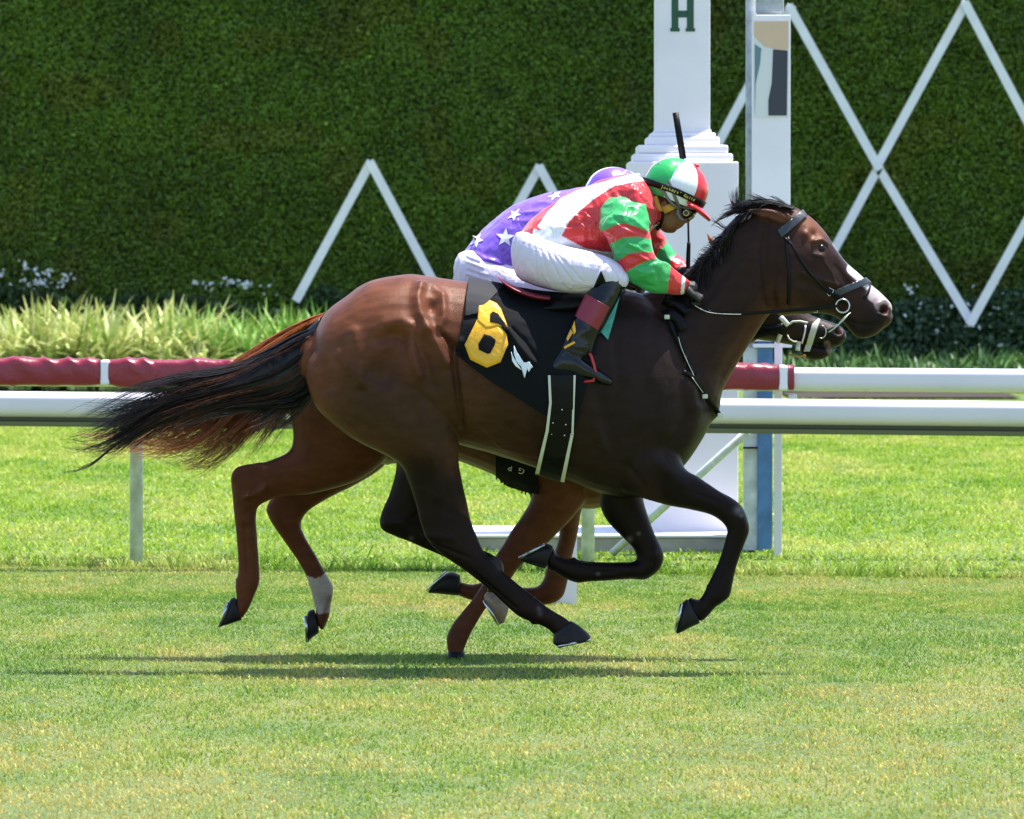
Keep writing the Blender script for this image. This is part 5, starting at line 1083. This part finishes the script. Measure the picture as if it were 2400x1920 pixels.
mb.build('goggle_strap', M['grey_elastic'], gg)
mb = MB()
mb.tube([P(x_, y_, YD - q) for x_, y_, q in ((1534, 460, .086), (1538, 475, .083), (1544, 488, .08), (1553, 493, .079), (1563, 492, .082))], [.013, .013, .012, .009, .009], 8, flat=.4)
mb.tube([P(x_, y_, YD - q) for x_, y_, q in ((1554, 494, .084), (1566, 488, .084), (1580, 481, .084))], .016, 8, flat=.35); mb.build('chin_strap_pad', M['yel_strap'], hl)
mb = MB(); mb.tube([P(x_, y_, YD - q) for x_, y_, q in ((1554, 496, .083), (1552, 515, .072), (1546, 532, .055), (1540, 540, .03))], .006, 8, flat=.5); mb.ball(P(1541, 534, YD - .06), .009, 6); mb.build('chin_strap', M['leather'], hl)
wh = empty('riding_crop', P(1606, 520, YD + .12), label='black riding crop held upright behind the near rider\'s cap', cat='whip')
mb = MB(); mb.tube([P(1583, 264, YD + .14), P(1592, 318, YD + .14), P(1601, 372, YD + .13)], [.0125, .0135, .0135], 8, flat=.35); mb.build('flap', M['leather'], wh)
mb = MB(); mb.tube([P(1601, 372, YD + .13), P(1609, 440, YD + .12), P(1613, 520, YD + .11), P(1614, 572, YD + .10)], .0045, 8); mb.build('shaft', M['strap'], wh)
mb = MB(); mb.tube([P(1614.5, 568, YD + .1), P(1614, 578, YD + .1), P(1613, 605, YD + .09), P(1612, 645, YD + .08), P(1611, 668, YD + .07)], [.008, .0085, .0095, .0095, .011], 10); mb.build('grip', M['leather'], wh)

# ---------------------------------------------------------------- far rider in purple
r2 = empty('person', P(1280, 690, YC), label='jockey in purple silks with white stars, mostly hidden behind the red and green rider', cat='person')
SP = dict(SA)
SP['torso'] = [(1082, 605, 1095, 700, .14), (1100, 575, 1165, 690, .165), (1148, 527, 1230, 650, .165), (1185, 498, 1262, 630, .16), (1223, 474, 1300, 610, .16), (1282, 455, 1345, 600, .165), (1334, 447, 1400, 570, .175), (1370, 440, 1420, 530, .16), (1395, 440, 1435, 515, .08)]
SP['neckk'] = [(1370, 445, 1430, 520, .07), (1395, 450, 1440, 510, .062), (1415, 455, 1450, 500, .06)]
def mv(s, dx, dy): return [(t[0] + dx, t[1] + dy, t[2] + dx, t[3] + dy) + tuple(t[4:]) for t in s]
for k_ in ('armN', 'armF'): SP[k_] = mv(SA[k_], -140, 32)
SP['legN'] = [(1088, 592, 1092, 690, .09, -.07), (1120, 590, 1135, 705, .1, -.09), (1190, 620, 1200, 720, .09, -.12), (1260, 640, 1262, 715, .08, -.13), (1310, 650, 1308, 712, .06, -.14), (1340, 662, 1332, 705, .05, -.14)]
for k_ in ('shinN', 'footN'): SP[k_] = [t[:5] + (t[5] + .1,) for t in mv(SA[k_], -115, 30)]
SP['legF'] = [t[:5] + (-t[5] - .04,) for t in SP['legN']]; SP['shinF'] = [t[:5] + (-t[5] - .04,) for t in SP['shinN']]; SP['footF'] = [t[:5] + (-t[5] - .04,) for t in SP['footN']]
HX, HY = -138, 22
SQ = dict(SP)
for k_ in SQ: SQ[k_] = mv(SQ[k_], -HX, -HY)
rider_body('body', YC, HX, HY, r2, (.30, .15, .09), sec=SQ)
g_, BV['pj'] = garment('jersey', [SP['torso']], YC, .006, .005, r2, 'satin', base=PUR, wr=.007, wst=(.8, 1, 1.4), ops=[],
    sculp=[([(1130, 610), (1160, 620), (1200, 640)], 9, .008), ([(1180, 590), (1190, 640)], 6, -.008), ([(1105, 590), (1150, 610), (1200, 625)], 4, .006)])
for p_ in ('armN', 'armF'): garment('sleeve', [SP[p_]], YC, .008, .006, r2, 'satin', base=PUR, sm=2, cap=.25)
garment('breeches', [SP['legN'], SP['legF'], [(1084, 620, 1095, 700, .13), (1100, 612, 1130, 700, .14)]], YC, .006, .005, r2, 'white_cloth', sm=4, wr=.005, wrs=14, sculp=[([(1095, 600 + 14 * i), (1125 + 8 * i, 612 + 16 * i)], 3, .006) for i in range(4)])
for q in (('shinN', 'footN'), ('shinF', 'footF')): garment('boot', [SP[q[0]], SP[q[1]]], YC, .004, .006, r2, 'boot', sm=2)
mb = MB()
def star(cx, cy, R_, rot=0, sq=1.0, ang=0):
    P_ = []
    for i in range(10):
        a = math.radians(-90 + 36 * i + rot); rr = R_ if i % 2 == 0 else R_ * .42; x_, y_ = rr * math.cos(a), rr * math.sin(a) * sq
        c_, s_ = math.cos(math.radians(ang)), math.sin(math.radians(ang)); P_.append((cx + x_ * c_ - y_ * s_, cy + x_ * s_ + y_ * c_))
    decal(mb, P_, BV['pj'], .004, YC - .1, rings=4, sub=2, c=(cx, cy))
star(1184, 557, 23, 5); star(1117, 563, 21, 10, .7, -55); star(1206, 503, 20, 0, .6, -40); star(1300, 458, 19, 0, .55, -22)
mb.build('star', M['silk_white'], r2)
h2_, pt2, fr2 = helmet(r2, YC, HX, HY, [(0, 'silk_white'), (60, 'silk_purple'), (100, 'silk_white'), (104, 'silk_purple'), (160, 'silk_white'), (240, 'silk_purple')], visor='silk_white', npan=6)

# pieces that are separate in the place become parts of their own
def split_parts(bases):
    for o in [o for o in bpy.data.objects if o.type == 'MESH' and o.parent and o.name.split('.')[0] in bases]:
        bm = bmesh.new(); bm.from_mesh(o.data); bm.verts.ensure_lookup_table(); seen = set(); isl = []
        for v in bm.verts:
            if v.index in seen: continue
            stk = [v]; comp = []; seen.add(v.index)
            while stk:
                q = stk.pop(); comp.append(q.index)
                for e in q.link_edges:
                    w_ = e.other_vert(q)
                    if w_.index not in seen: seen.add(w_.index); stk.append(w_)
            isl.append(set(comp))
        bm.free()
        if not 1 < len(isl) <= 14: continue
        src = o.data; base = o.name.split('.')[0]
        for i, s_ in enumerate(isl):
            b = bmesh.new(); b.from_mesh(src); b.verts.ensure_lookup_table()
            bmesh.ops.delete(b, geom=[v for v in b.verts if v.index not in s_], context='VERTS')
            me = bpy.data.meshes.new(base); b.to_mesh(me); b.free()
            me.materials.clear()
            for m_ in src.materials: me.materials.append(m_)
            if i == 0: o.data = me
            else: c = o.copy(); c.data = me; COL.objects.link(c)
split_parts(('star', 'girth_buckle', 'buckle', 'chin_strap', 'latch_bracket', 'noseband', 'white_strap', 'yoke_pad', 'stitched_edge', 'girth_piping', 'boot_print', 'straps', 'number_opening', 'goggle_strap', 'throat_strap', 'shelf', 'browband', 'lip_strap', 'bit_ring', 'boot_band', 'upper_cloth'))
